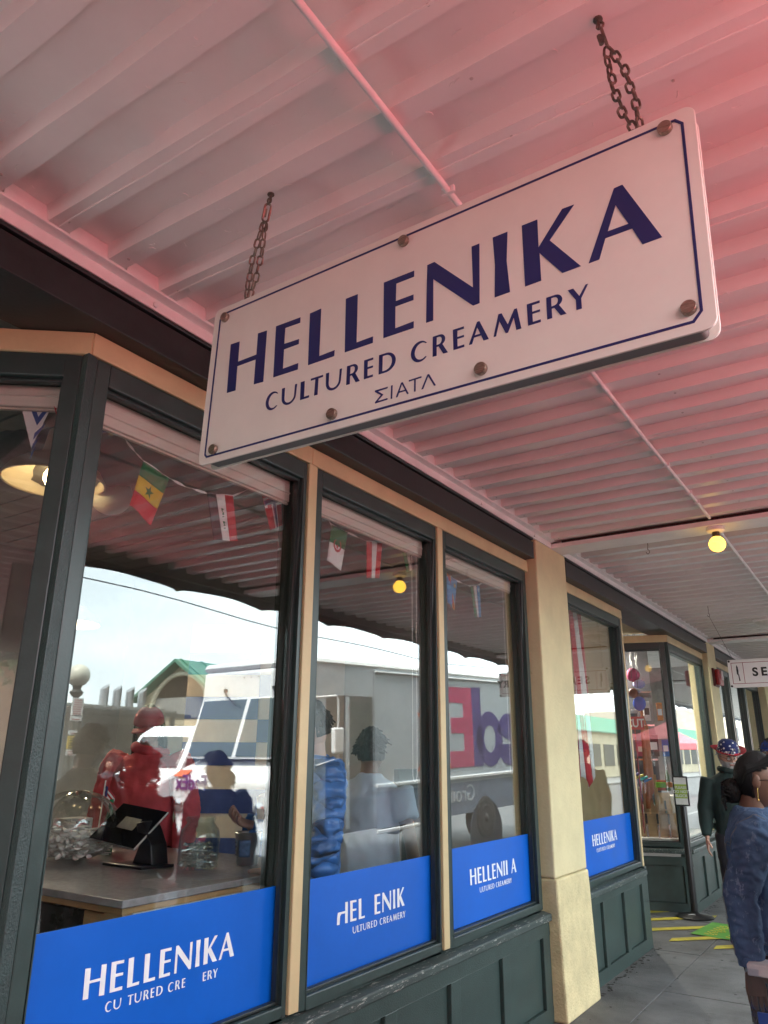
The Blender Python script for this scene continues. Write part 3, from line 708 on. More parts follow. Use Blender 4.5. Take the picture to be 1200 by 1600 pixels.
# knife shop sign
ks = thing('hanging_sign', 'white knife shop sign with thin red lines and a black knife emblem', 'sign', (-.75, 9.5, 2.5))
K0 = Vector((-1.507, 9.5, 2.682))
def kbox(nm, u0, u1, v0, v1, d0, d1, M, par=ks, bevel=0):
    return part(nm, MB().box(K0.x+u0, K0.x+u1, K0.y-d1, K0.y-d0, K0.z-v1, K0.z-v0), M, par, bevel=bevel)
kp = kbox('board', 0, 1.5, 0, .315, -.03, .0, mat('sign_white_clean', (.80, .79, .77), .5, var=.02), bevel=.006)
redl = mat('red_line', (.30, .025, .03), .5)
for r in ((.035, 1.465, .035, .0405), (.035, .47, .268, .2735), (1.03, 1.465, .268, .2735), (.035, .0405, .0405, .268), (1.4595, 1.465, .0405, .268), (.158, .1635, .0405, .268)): kbox('line', *r, 0, .0012, redl, kp)
blackp = mat('black_print', (.012, .012, .012), .5)
def ktext(txt, size, u, v, bold=.0, sx=1): return block_text('letter', txt, size, K0+Vector((u, 0, -v)), (1, 0, 0), (0, 0, 1), blackp, kp, bold=bold, sx=sx)
x = .25
for ch in 'SEATTLE CUTLERY':
    if ch != ' ': ktext(ch, .128, x, .190, bold=.0045)
    x += .088 if ch != ' ' else .05
x = .50
for ch in 'PIKE PLACE MARKET':
    if ch != ' ': ktext(ch, .045, x, .285, bold=.001)
    x += .034 if ch != ' ' else .02
kn = [(.093, -.06), (.104, -.085), (.107, -.13), (.105, -.163), (.110, -.172), (.112, -.205), (.117, -.238), (.104, -.242), (.101, -.21), (.099, -.176), (.088, -.166), (.086, -.12), (.088, -.08)]
flat_letters('knife_emblem', [kn], K0, (1, 0, 0), (0, 0, 1), blackp, kp)
for u, v in ((.018, .018), (.018, .297), (1.482, .018), (1.482, .297)):
    part('bolt_cap', MB().lathe([(.012, 0), (.012, .008), (.004, .010)], 12, K0+Vector((u, 0, -v)), (0, -1, 0)), black_plastic, ks)

# fire alarm on the far pier
fa = thing('fire_alarm', 'small red fire alarm horn box on the far stucco pier', 'alarm', (-2.02, 11.75, 2.7))
redp = mat('red_enamel', (.33, .018, .022), .35, var=.1)
part('back_box', MB().box(-2.0595, -2.03, 11.60, 11.92, 2.575, 2.825), mat('dark_red', (.10, .012, .014), .5), fa, bevel=.006)
part('housing', MB().box(-2.03, -1.965, 11.62, 11.90, 2.59, 2.81), redp, fa, bevel=.02)
part('strobe', MB().box(-1.965, -1.945, 11.70, 11.82, 2.66, 2.79), mat('strobe_lens', (.55, .40, .40), .2), fa, bevel=.008)

# stanchion sign
stn = thing('stanchion_sign', 'black floor stand with small green and white notice beside the recess', 'stand', (-2.10, 9.18, 0))
bx, by = -2.10, 9.18
part('base', MB().lathe([(.185, .0), (.188, .012), (.17, .022), (.05, .040), (.034, .055)], 32, (bx, by, .004)), black_plastic, stn)
part('base_label', MB().lathe([(.045, 0), (.045, .002)], 16, (bx-.01, by-.10, .031), (0, -.25, 1)), mat('paper_white', (.75, .75, .73), .6), stn)
part('post', MB().lathe([(.033, .04), (.033, 1.09), (.028, 1.10)], 20, (bx, by, 0)), black_plastic, stn)
part('frame', MB().box(bx-.078, bx+.078, by-.022, by+.004, 1.10, 1.41), black_plastic, stn, bevel=.006)
nb = part('notice', MB().box(bx-.064, bx+.064, by-.0245, by-.0225, 1.115, 1.395), mat('paper_white', (.75, .75, .73), .6), stn)
part('green_field', MB().box(bx-.064, bx+.064, by-.0258, by-.0248, 1.18, 1.325), mat('lime_print', (.36, .50, .07), .6), nb)
pw = mat('paper_white', (.75, .75, .73))
for i, tx in enumerate(('PLEASE', 'DO NOT', 'BLOCK')):
    block_text('lettering', tx, .040, (bx, by-.0262, 1.279-.043*i), (1, 0, 0), (0, 0, 1), pw, nb, align='CENTER', bold=.0008)['kind'] = 'stuff'
# green floor decal
gd = structure('floor_decal', MB().prism([(-1.97, 8.34, .0065), (-1.50, 8.25, .0065), (-1.35, 8.92, .0065), (-1.90, 9.02, .0065)], (0, 0, .001)), mat('green_tape', (.085, .30, .025), .55, wear=(.20, .24, .05), wear_amt=.66, wear_scale=9))
for c_ in range(2):
    for r_ in range(6):
        p = Vector((-1.86+.20*c_+.012*r_, 8.40+.085*r_-.05*c_, .0085)); wv = rnd.uniform(.10, .15)
        mb = MB(); n_ = 5
        for q in range(n_): mb.box(p.x+wv*q/n_, p.x+wv*(q+.75)/n_, p.y-.018*(q % 2), p.y+.038-.018*(q % 2), p.z, p.z+.001)
        o = part('yellow_print', mb, yel, gd); o['kind'] = 'stuff'
# ================================================================== INSIDE THE CREAMERY
dark_board = mat('dark_ceiling_paint', (.28, .28, .265), .6, var=.15, scale=4)
iw = mat('interior_wall_paint', (.36, .37, .37), .8, var=.1, scale=2)
ifl = mat('interior_floor', (.34, .34, .34), .5, var=.2, scale=3)
structure('interior_floor', MB().prism([(-2.25, 1.25, .0), (-2.25, 5.3, .0), (-6.9, 5.3, .0), (-6.9, .36, .0), (-3.3, .36, .0)], (0, 0, .01)), ifl)
cl_ = thing('interior_ceiling', 'x', 'x'); del cl_['label']; del cl_['category']; cl_['kind'] = 'structure'
structure('ceiling_underlay', MB().box(-7, -2.36, .3, 5.4, 3.56, 3.6), black_void)
for i in range(22):
    y = .36+.225*i
    part('ceiling_board', MB().box(-6.95, -2.37, y, y+.208, 3.50+rnd.uniform(0, .006), 3.55), dark_board, cl_)
structure('interior_wall', MB().box(-6.95, -6.85, .3, 5.4, 0, 3.55), iw)
structure('interior_wall', MB().box(-6.85, -2.36, 5.30, 5.36, 0, 3.55), iw)
structure('interior_wall', MB().box(-6.85, -3.3, .28, .34, 0, 3.55), iw)
# chalk-blue and cream block mural panel
mu = thing('wall_mural', 'blue and cream striped block panel on the wall behind the counter', 'panel', (-4.7, 4.9, 0))
mdir = Vector((.834, .551, 0)); mo_ = Vector((-5.02, 4.55, .35)); mn = Vector((.551, -.834, 0))
cream_p = mat('cream_paint', (.50, .44, .36), .75, var=.06); blue_p = mat('mural_blue', (.014, .035, .16), .6, var=.08)
part('backing', MB().obox(mo_-mn*.05, mdir*1.35, mn*.048, (0, 0, 2.35)), cream_p, mu)
rows = [(0, 1.35, 0), (1, 1.35, 1), (2, 1.35, 0), (3, 1.35, 1), (4, 1.35, 0)]
for i in range(12):
    z = .06+.185*i
    if i < 6:
        if i % 2 == 0: part('stripe', MB().obox(mo_+Vector((0, 0, z)), mdir*1.35, mn*.006, (0, 0, .185)), blue_p, mu)
    else:
        a, b = ((.0, .62) if i % 2 == 0 else (.62, .98))
        part('stripe', MB().obox(mo_+mdir*a+Vector((0, 0, z)), mdir*(b-a), mn*.006, (0, 0, .185)), blue_p, mu)
# dark green inner post by the mullion
ip = thing('inner_post', 'dark green square post inside the shop at the counter end', 'post', (-2.38, 2.63, 0))
part('shaft', MB().box(-2.42, -2.35, 2.70, 2.82, .012, 3.49), green_smooth, ip, bevel=.005)
part('screw_head', MB().lathe([(.008, 0), (.006, .004)], 10, (-2.35, 2.75, 1.15), (1, 0, 0)), chrome, ip)

# counter
ct = thing('counter', 'shop counter with grey laminate top, plywood edge and black drawer front', 'counter', (-3.2, 2.6, 0))
lam = mat('grey_laminate', (.34, .34, .345), .22, var=.08, scale=30)
part('top', MB().box(-4.0, -2.43, 1.985, 3.2, 1.072, 1.10), lam, ct, bevel=.004)
part('edge_board', MB().box(-3.98, -2.445, 2.0, 3.18, 1.048, 1.071), wood, ct, bevel=.002)
part('end_panel', MB().box(-2.47, -2.455, 2.06, 3.16, .05, 1.0475), mat('white_panel', (.72, .72, .70), .5, var=.03), ct, bevel=.002)
part('corner_stile', MB().box(-2.56, -2.455, 2.01, 2.055, .05, 1.0475), wood, ct, bevel=.002)
part('carcase', MB().box(-3.96, -2.475, 2.12, 3.16, .012, 1.0475), wood, ct)
part('toe_board', MB().box(-3.96, -2.56, 2.03, 2.115, .55, .80), wood, ct, bevel=.002)
dw = part('drawer_front', MB().box(-3.96, -2.70, 2.03, 2.11, .81, 1.036), mat('black_laminate', (.012, .012, .013), .25), ct, bevel=.003)
part('knob', MB().lathe([(.007, 0), (.007, .012), (.015, .016), (.016, .024), (.010, .030), (.001, .031)], 16, (-2.95, 2.03, .905), (0, -1, 0)), chrome, dw)
part('stile', MB().box(-2.70, -2.56, 2.03, 2.11, .81, 1.036), wood, ct, bevel=.002)

# bag of spoons in clear film
sb = thing('spoon_bag', 'clear film bag full of white plastic spoons on the counter', 'bag', (-3.5, 2.52, 1.10))
pw_ = mat('white_plastic', (.80, .79, .75), .35, var=.05)
sp_ = MB()
sp_.tube([(0, 0, -.08), (0, .004, -.02), (0, .0, .03)], [.004, .0035, .005], 6); sp_.sphere((0, 0, .055), .03, 10, 6, (.62, .28, 1))
spm = sp_.mesh('spoon', pw_)
for i in range(190):
    o = bpy.data.objects.new('spoon', spm); COL.objects.link(o); o.parent = sb
    a = rnd.uniform(0, 2*PI); rr = .135*math.sqrt(rnd.random()); z = .03+rnd.random()*.15*(1-(rr/.20)**2)
    o.location = (rr*math.cos(a)*1.15, rr*math.sin(a)*.8, z); o.rotation_euler = (PI/2+rnd.uniform(-.22, .22), rnd.uniform(0, PI), rnd.gauss(.6, .7)); o.scale = (.85,)*3
def film_fn(u, v):
    a = 2*PI*u; th = PI*v
    r = (.215+.018*math.sin(5*a+3*v)+.012*math.sin(11*a-5*v))*math.sin(th)**.75
    return (r*1.15*math.cos(a), r*.86*math.sin(a), .012+.150*(1-math.cos(th))*(1+.05*math.sin(4*a)))
part('film', MB().grid(64, 24, film_fn), glass_mat('clear_film', (.93, .94, .94), gain=2.6, rough=.04), sb, world=False)

# tablet till
tb = thing('tablet_till', 'black tablet card till tilted on a curved black stand', 'till', (-3.14, 2.62, 1.10))
part('base', MB().prism([(-.12, -.10, 0), (.16, -.10, 0), (.20, .06, 0), (-.08, .10, 0)], (0, 0, .014)), black_plastic, tb, bevel=.004, world=False)
part('neck', MB().prism([(.03, -.05, .014), (.17, -.05, .014), (.15, -.05, .10), (.08, -.05, .20), (.03, -.05, .19), (.07, -.05, .10)], (0, .10, 0)), black_plastic, tb, bevel=.006, world=False)
ex = Vector((.36, .0, -.03)).normalized(); ey = Vector((.03, .18, .155)).normalized(); ey = (ey-ex*ey.dot(ex)).normalized(); ez = ex.cross(ey)
o0 = Vector((-3.366, 2.505, 1.213))-Vector((-3.14, 2.62, 1.10))
part('body', MB().obox(o0-ez*.010, ex*.34, ey*.235, ez*.010), mat('silver_case', (.45, .46, .47), .3, metal=.6), tb, bevel=.004, world=False)
scn = part('screen', MB().obox(o0+ex*.004+ey*.004, ex*.332, ey*.227, ez*.0025), mat('screen_glass', (.006, .006, .007), .06), tb, world=False)
part('card_logo', MB().obox(o0+ex*.11+ey*.09+ez*.003, ex*.12, ey*.07, ez*.0006), mat('dim_panel', (.06, .06, .065), .4), scn, world=False)

# glass jar of steel spoons
jr = thing('spoon_jar', 'wide glass jar half full of small steel spoons', 'jar', (-2.765, 2.66, 1.10))
part('glass', MB().lathe([(.075, .004), (.088, .010), (.092, .03), (.092, .145), (.085, .175), (.066, .198), (.062, .206), (.068, .212), (.070, .222), (.066, .228), (.060, .226), (.058, .205), (.082, .172), (.088, .145), (.088, .03), (.08, .012), (.02, .010)], 36, caps=False), jar_glass, jr, world=False)
ss = MB(); ss.tube([(0, 0, -.05), (0, 0, .03)], [.0018, .0022], 5); ss.sphere((0, 0, .045), .018, 8, 5, (.6, .25, 1)); ssm = ss.mesh('steel_spoon', chrome)
for i in range(140):
    o = bpy.data.objects.new('steel_spoon', ssm); COL.objects.link(o); o.parent = jr
    a = rnd.uniform(0, 2*PI); rr = .062*math.sqrt(rnd.random())
    o.location = (rr*math.cos(a), rr*math.sin(a), .016+.10*rnd.random()); o.rotation_euler = (PI/2+rnd.uniform(-.35, .35), rnd.uniform(0, PI), rnd.uniform(0, 2*PI)); o.scale = (.62,)*3

# small metal pail
pl = thing('metal_pail', 'small galvanised metal pail with a blue patch on the counter', 'pail', (-2.715, 2.93, 1.10))
galv = mat('galvanised_steel', (.45, .46, .47), .35, metal=.8, var=.2, scale=14)
part('bucket', MB().lathe([(.048, .002), (.050, .006), (.062, .140), (.066, .144), (.062, .148), (.058, .142), (.047, .012), (.001, .010)], 32, caps=False), galv, pl, world=False)
part('ice', MB().sphere((0, 0, .118), .055, 14, 8, (1, 1, .35)), mat('paper_scoops', (.75, .75, .73), .6, bump=.8, bscale=60), pl, world=False)
bp_ = MB().grid(10, 6, lambda u, v: ((.0575+.006*v)*math.cos(-1.1+.75*(u-.5)*1.3), (.0575+.006*v)*math.sin(-1.1+.75*(u-.5)*1.3), .04+.075*v))
part('print', bp_, mat('pail_print_blue', (.12, .22, .42), .5, var=.3, scale=40), pl, world=False, solid=.001)
bp2 = MB()
for i in range(4): bp2.grid(5, 2, lambda u, v, i=i: ((.0575+.006*(.2+.17*i))*math.cos(-2.1+.5*(u-.5)), (.0575+.006*(.2+.17*i))*math.sin(-2.1+.5*(u-.5)), .045+.018*i+.009*v))
part('print_stripe', bp2, mat('pail_navy', (.03, .04, .12), .5), pl, world=False, solid=.001)

# bottle, flag, back stuff
bo = thing('bottle', 'slim green bottle standing behind the tablet till', 'bottle', (-3.60, 2.80, 1.10))
part('body', MB().lathe([(.028, 0), (.030, .01), (.030, .13), (.026, .17), (.013, .22), (.011, .27), (.001, .272)], 20, caps=False), mat('green_glass', (.02, .20, .085), .12), bo, world=False)
part('label', MB().lathe([(.0306, .03), (.0306, .085)], 20, caps=False), pw_, bo, world=False)
fg = thing('small_flag', 'small stars and stripes hand flag on a white stick', 'flag', (-3.85, 2.92, 1.10))
part('stick', MB().tube([(0, 0, 0), (.01, .01, .36)], .004, 6), pw_, fg, world=False)
fc = MB(); 
for i in range(7):
    fc.cur = i % 2; fc.grid(8, 2, lambda u, v, i=i: (.012-.02*math.sin(u*3), .012+.15*u*.5, .33-.014*(i+v)-.06*u*u))
fc.cur = 2; fc.grid(4, 2, lambda u, v: (.013-.02*math.sin(u*1.2)+.001, .0125+.03*u, .33-.056*v-.006*u))
part('cloth', fc, [mat('flag_red', (.50, .02, .04), .8), mat('flag_white', (.75, .74, .72), .8), mat('flag_blue', (.02, .04, .20), .8)], fg, world=False, solid=.001)
bx_ = thing('paper_box', 'white carton with grey printed sides at the far end of the counter', 'box', (-3.80, 2.75, 1.10))
part('carton', MB().box(-.10, .02, -.08, .08, 0, .17), mat('carton_white', (.66, .66, .64), .7), bx_, bevel=.002, world=False)
for i in range(3): part('printed_panel', MB().box(.0202, .0212, -.06, .06, .02+.05*i, .055+.05*i), mat('carton_grey', (.16, .17, .18), .6), bx_, world=False)

# pendants
pd = thing('pendant_lamp', 'cream enamel pendant lamp with glowing bulb behind the left pane', 'lamp', (-3.6, 2.19, 3.0))
en = mat('cream_enamel', (.66, .60, .48), .4, var=.05)
part('shade', MB().lathe([(.262, .0), (.27, .004), (.268, .012), (.235, .070), (.16, .125), (.085, .16), (.075, .20), (.06, .30), (.035, .32), (.03, .318), (.05, .295), (.066, .20), (.076, .155), (.15, .118), (.226, .064), (.258, .006)], 40, caps=False), en, pd, world=False)
part('bulb', MB().lathe([(.02, .115), (.035, .085), (.055, .045), (.056, .015), (.04, -.012), (.015, -.024), (.001, -.025)], 20, caps=False), mat('lit_filament_bulb', (.9, .8, .5), .3, emit=(1, .70, .34), estr=3.5), pd, world=False)
part('cord', MB().tube([(0, 0, .32), (0, 0, .50)], .006, 6), black_plastic, pd, world=False)
for p_, lab in (((-5.2, 3.42, 2.55), 'second lit cream pendant lamp deeper in the shop'),):
    q_ = dup(pd); q_.location = p_; q_['label'] = lab; q_['group'] = 'cream pendant lamps'
    for ch in q_.children:
        if ch.name.startswith('bulb'):
            ch.data = ch.data.copy(); ch.data.materials.clear(); ch.data.materials.append(mat('lit_bright_bulb', (.9, .85, .7), .3, emit=(1, .84, .62), estr=60))
pd['group'] = 'cream pendant lamps'
gp = thing('globe_pendant', 'plain grey white globe pendant right of the lit cream lamp', 'lamp', (-3.6, 2.56, 3.04))
part('globe', MB().sphere((0, 0, 0), .118, 28, 18), mat('opal_globe', (.72, .72, .66), .5, var=.03), gp, world=False)
part('cord', MB().tube([(0, 0, .118), (0, 0, .46)], .005, 6), black_plastic, gp, world=False)
dk = thing('ventilation_duct', 'ribbed dark round ventilation duct under the shop ceiling', 'duct', (-4.6, 2.2, 3.2))
dp = MB(); dp.tube([(-6.0+.04*i, 1.3+.018*i, 3.22) for i in range(80)], [.17+(.012 if i % 2 else 0) for i in range(80)], 18); part('tube', dp, mat('duct_metal', (.20, .20, .20), .45, metal=.4), dk)

# ---------------------------------------------------------------- flag bunting
FX = -2.30
bunt = thing('bunting_string', 'white ribbon string that carries the small country flags inside the panes', 'string', (FX, 3.2, 2.75))
rib_m = mat('white_ribbon', (.78, .76, .74), .7)
def ribbon(pts):
    mb = MB(); n = len(pts)
    for i, (y, z) in enumerate(pts):
        pass
    P = [(y, z) for y, z in pts]
    # smooth resample
    Q = []
    for (a, b), (c, d) in zip(P[:-1], P[1:]):
        for k in range(6): t = k/6; Q.append((a+(c-a)*t, b+(d-b)*t))
    Q.append(P[-1])
    vs = []
    for i, (y, z) in enumerate(Q):
        tw = .6+math.sin(i*.9)*.9; hw = .0055
        vs += [(FX+math.sin(tw)*hw, y, z-math.cos(tw)*hw), (FX-math.sin(tw)*hw, y, z+math.cos(tw)*hw)]
    mb.add(vs, [(2*i, 2*i+2, 2*i+3, 2*i+1) for i in range(len(Q)-1)])
    part('ribbon', mb, rib_m, bunt, solid=.0008)
ribbon([(1.44, 2.845), (1.53, 2.832), (1.60, 2.806), (1.675, 2.748), (1.757, 2.700), (1.893, 2.669), (1.99, 2.660), (2.10, 2.667), (2.254, 2.699), (2.417, 2.803), (2.56, 2.867), (2.70, 2.88)])
ribbon([(2.80, 2.86), (2.898, 2.802), (2.977, 2.755), (3.121, 2.749), (3.30, 2.742), (3.459, 2.768), (3.644, 2.842), (3.85, 2.87)])
ribbon([(4.05, 2.83), (4.221, 2.746), (4.371, 2.723), (4.563, 2.722), (4.705, 2.757), (4.893, 2.856), (5.1, 2.90)])
FCOL = {'r': (.52, .022, .035), 'g': (.012, .15, .045), 'y': (.66, .45, .02), 'w': (.72, .71, .70), 'k': (.03, .026, .03), 'b': (.03, .06, .24), 'lb': (.05, .26, .56), 'n': (.02, .03, .13)}
def fm(k): return mat('flag_cloth_'+{'r': 'red', 'g': 'green', 'y': 'yellow', 'w': 'white', 'k': 'black', 'b': 'blue', 'lb': 'sky_blue', 'n': 'navy'}[k], FCOL[k], .8, var=.05, bump=.05, bscale=300)
def flag(label, quad, polys, wav=.006):
    """quad: four (y,z) corners: top-left, top-right, bottom-right, bottom-left; polys [(colour, [(s,t)...])] painted on it, t down."""
    c = [Vector((FX+.003, *q)) for q in quad]
    ctr = sum(c, Vector())/4
    t = thing('country_flag', label, 'flag', ctr, 'country flags on the bunting')
    def at(s, q, lift=0.0):
        p = (c[0]*(1-s)+c[1]*s)*(1-q)+(c[3]*(1-s)+c[2]*s)*q
        return p+Vector((wav*math.sin(s*4+1)*q*1.5+lift, 0, 0))
    for i, (k, po, lift) in enumerate(polys):
        mb = MB()
        if len(po) == 4 and lift == 0:
            (a0, b0), (a1, b1) = po[0], po[2]
            mb.grid(7, 7, lambda u, v: tuple(at(a0+(a1-a0)*u, b0+(b1-b0)*v)))
        else:
            vs = [at(s, q, lift) for s, q in po]; mb.add(vs, [tuple(range(len(vs)))])
        part('field' if lift == 0 else 'emblem', mb, fm(k), t, solid=.0007)
    return t
def R4(s0, t0, s1, t1): return [(s0, t0), (s1, t0), (s1, t1), (s0, t1)]
def star(cx, cy, r, asp=1.0, rot=0): return [(cx+asp*(r if i % 2 == 0 else r*.4)*math.sin(rot+PI*i/5), cy-(r if i % 2 == 0 else r*.4)*math.cos(rot+PI*i/5)) for i in range(10)]
LF = .0016
flag('green, yellow and red flag with a small green star', [(1.757, 2.698), (1.893, 2.667), (1.835, 2.455), (1.710, 2.500)], [('g', R4(0, 0, 1, .33), 0), ('y', R4(0, .33, 1, .66), 0), ('r', R4(0, .66, 1, 1), 0), ('g', star(.5, .5, .13, 1.5), LF)], .008)
flag('red, white and black flag with small green script on its white stripe', [(2.099, 2.668), (2.254, 2.699), (2.31, 2.505), (2.151, 2.469)], [('k', R4(0, 0, .34, 1), 0), ('w', R4(.34, 0, .67, 1), 0), ('r', R4(.67, 0, 1, 1), 0)] + [('g', p, LF) for p in ([(.46, .30), (.55, .31), (.55, .34), (.49, .36), (.55, .40), (.54, .45), (.46, .44), (.50, .40), (.46, .36)], [(.46, .48), (.54, .47), (.54, .49), (.46, .50)], [(.46, .58), (.55, .59), (.55, .62), (.50, .64), (.55, .68), (.46, .69), (.49, .65), (.46, .62)], [(.46, .73), (.54, .72), (.54, .74), (.46, .75)])])
flag('red flag with a white edged navy cross near the mullion', [(2.417, 2.803), (2.561, 2.867), (2.600, 2.655), (2.50, 2.600)], [('r', R4(0, 0, 1, 1), 0), ('w', R4(.38, 0, .70, 1), LF), ('w', [(0, .30), (1, .30), (1, .52), (0, .52)], LF*1.2), ('n', [(.46, 0), (.62, 0), (.62, 1), (.46, 1)], LF*2.4), ('n', [(0, .355), (1, .355), (1, .465), (0, .465)], LF*2.5)])
flag('green over white flag with a red crescent and star', [(2.977, 2.753), (3.121, 2.749), (3.08, 2.528), (2.937, 2.551)], [('g', R4(0, 0, 1, .47), 0), ('w', R4(0, .47, 1, 1), 0), ('r', [(.5+.27*math.cos(a), .47+.17*math.sin(a)) for a in [.6+(2*PI-1.2)*i/14-PI/2+.0 for i in range(15)]]+[(.5+.20*math.cos(a), .445+.13*math.sin(a)) for a in [.6+(2*PI-1.2)*(14-i)/14-PI/2 for i in range(15)]], LF), ('r', star(.5, .50, .075, 1.5), LF)])
flag('red flag with one broad white stripe beside the green and white one', [(3.30, 2.742), (3.459, 2.768), (3.444, 2.559), (3.293, 2.527)], [('r', R4(0, 0, .34, 1), 0), ('w', R4(.34, 0, .67, 1), 0), ('r', R4(.67, 0, 1, 1), 0)])
flag('black, white and green flag with a red triangle at its top', [(3.644, 2.842), (3.804, 2.862), (3.825, 2.693), (3.715, 2.645)], [('g', R4(0, 0, .34, 1), 0), ('w', R4(.34, 0, .67, 1), 0), ('k', R4(.67, 0, 1, 1), 0), ('r', [(0, 0), (1, 0), (.5, .45)], LF)])
flag('sky blue flag with a red and yellow diagonal band', [(4.221, 2.746), (4.371, 2.723), (4.335, 2.515), (4.213, 2.55)], [('lb', R4(0, 0, 1, 1), 0), ('y', [(.02, 0), (.36, 0), (1, .88), (.98, 1), (.76, .98)], LF), ('r', [(.08, 0), (.28, 0), (.96, .93), (.82, .97)], LF*2), ('y', star(.80, .22, .1, 1.3), LF)])
flag('green, white and blue striped flag in the narrow right pane', [(4.563, 2.72), (4.705, 2.756), (4.736, 2.534), (4.601, 2.506)], [('g', R4(0, 0, .32, 1), 0), ('r', R4(.32, 0, .355, 1), 0), ('w', R4(.355, 0, .64, 1), 0), ('r', R4(.64, 0, .675, 1), 0), ('lb', R4(.675, 0, 1, 1), 0), ('w', [(.80, .12), (.90, .10), (.86, .16), (.90, .22), (.80, .20)], LF)])
flag('blue, white and red flag half hidden by the corner post', [(1.355, 2.77), (1.585, 2.835), (1.60, 2.765), (1.40, 2.665)], [('r', R4(0, 0, .34, 1), 0), ('w', R4(.34, 0, .66, 1), 0), ('b', R4(.66, 0, 1, 1), 0)])
# striped pennant behind the angled pane
pn = Vector((.62, -.785, 0)).normalized(); pa = Vector((-.785, -.62, 0)).normalized(); po = Vector((-2.16, 1.36, 0))-pn*.10
pt = thing('pennant', 'blue and white striped pennant behind the angled left pane', 'flag', po+pa*.18+Vector((0, 0, 2.74)))
def pen(k, pts, d): part('field' if d == 0 else 'stripe', MB().add([po+pa*a+pn*d+Vector((0, 0, z)) for a, z in pts], [tuple(range(len(pts)))]), fm(k), pt, solid=.0007)
pen('w', [(.250, 2.83), (.110, 2.83), (.172, 2.615)], 0)
pen('b', [(.228, 2.83), (.205, 2.83), (.165, 2.735), (.164, 2.70)], .002); pen('b', [(.164, 2.70), (.165, 2.732), (.118, 2.815), (.112, 2.805)], .002)
pen('b', [(.188, 2.83), (.165, 2.83), (.160, 2.79), (.152, 2.77)], .002)
for zz in (.045, .085, .12): pen('b', [(.168, 2.715-zz), (.169, 2.69-zz), (.132+zz*.22, 2.745-zz*1.15), (.124+zz*.26, 2.765-zz*1.2)], .002)
peg = thing('clothes_peg', 'wooden clothes peg hanging on the bunting ribbon by the corner post', 'peg', (FX, 1.60, 2.79))
for s_ in (-1, 1): part('half', MB().hexa([(-.006, s_*.001, -.04), (.006, s_*.001, -.04), (.006, s_*.008, -.04), (-.006, s_*.008, -.04), (-.006, s_*.001, .045), (.006, s_*.001, .045), (.006, s_*.005, .045), (-.006, s_*.005, .045)]), wood, peg, world=False)
# bead cords of the blinds
for y, zb in ((3.70, 1.50), (4.98, 1.52)):
    t = thing('blind_cord', 'looped bead cord of the middle pane roller blind' if y < 4 else 'looped bead cord of the right pane roller blind', 'cord', (-2.245, y, 2.7), 'bead cords of the blinds')
    part('loop', MB().tube([(-2.245, y, 2.76), (-2.246, y, zb), (-2.246, y+.014, zb-.03), (-2.246, y+.03, zb-.03), (-2.246, y+.045, zb), (-2.245, y+.05, 2.76)], .0022, 5), rib_m, t)

# ================================================================== INSIDE THE KNIFE SHOP AND SECOND FRONT
structure('interior_floor', MB().prism([(-2.28, 5.92, .0), (-2.28, 7.5, .0), (-3.0, 7.6, 0), (-3.05, 9.2, 0), (-2.25, 9.5, 0), (-2.25, 16, 0), (-6.8, 16, .0), (-6.8, 5.92, .0)], (0, 0, .01)), ifl)
structure('interior_ceiling', MB().box(-6.9, -2.36, 5.37, 17, 3.45, 3.5), mat('pale_ceiling', (.6, .58, .55), .7))
structure('interior_wall', MB().box(-6.95, -6.85, 5.4, 17, 0, 3.45), mat('shop_wall_grey', (.28, .25, .24), .8))
structure('interior_wall', MB().box(-6.85, -2.36, 16.9, 17, 0, 3.45), MATS['shop_wall_grey'])
# striped cloth hanging in the single pane
hc = thing('striped_cloth', 'long red and white striped cloth hanging inside the single blue banded pane', 'cloth', (-2.36, 6.85, 2.2))
for i in range(7):
    def fn(u, v, i=i):
        s = (i+u)/7; z = 2.90-1.51*v+.05*math.sin(s*9)*v
        return (-2.36+.015*math.sin(s*14+v*3), 6.68+.40*s*(.75+.35*v), z)
    part('stripe', MB().grid(4, 14, fn), fm('r' if i % 2 == 0 else 'w'), hc, solid=.002)
for i, (y, z) in enumerate(((9.9, 2.86), (10.36, 2.89), (10.46, 2.85))):
    t = thing('spot_lamp', ('lone lit spot lamp', 'upper lit spot lamp of the close pair', 'lower lit spot lamp of the close pair')[i]+' deep in the knife shop', 'lamp', (-3.2, y, z), 'lit spot lamps in the knife shop')
    part('can', MB().lathe([(.03, .10), (.045, .09), (.045, .0), (.042, -.002)], 16), black_plastic, t, world=False)
    part('lens', MB().sphere((0, -.0, -.002), .042, 14, 8, (1, 1, .6)), mat('lit_spot', (1, .95, .85), .4, emit=(1, .93, .8), estr=500), t, world=False)
    part('stem', MB().tube([(0, 0, .1), (0, 0, .57)], .006, 6), black_plastic, t, world=False)
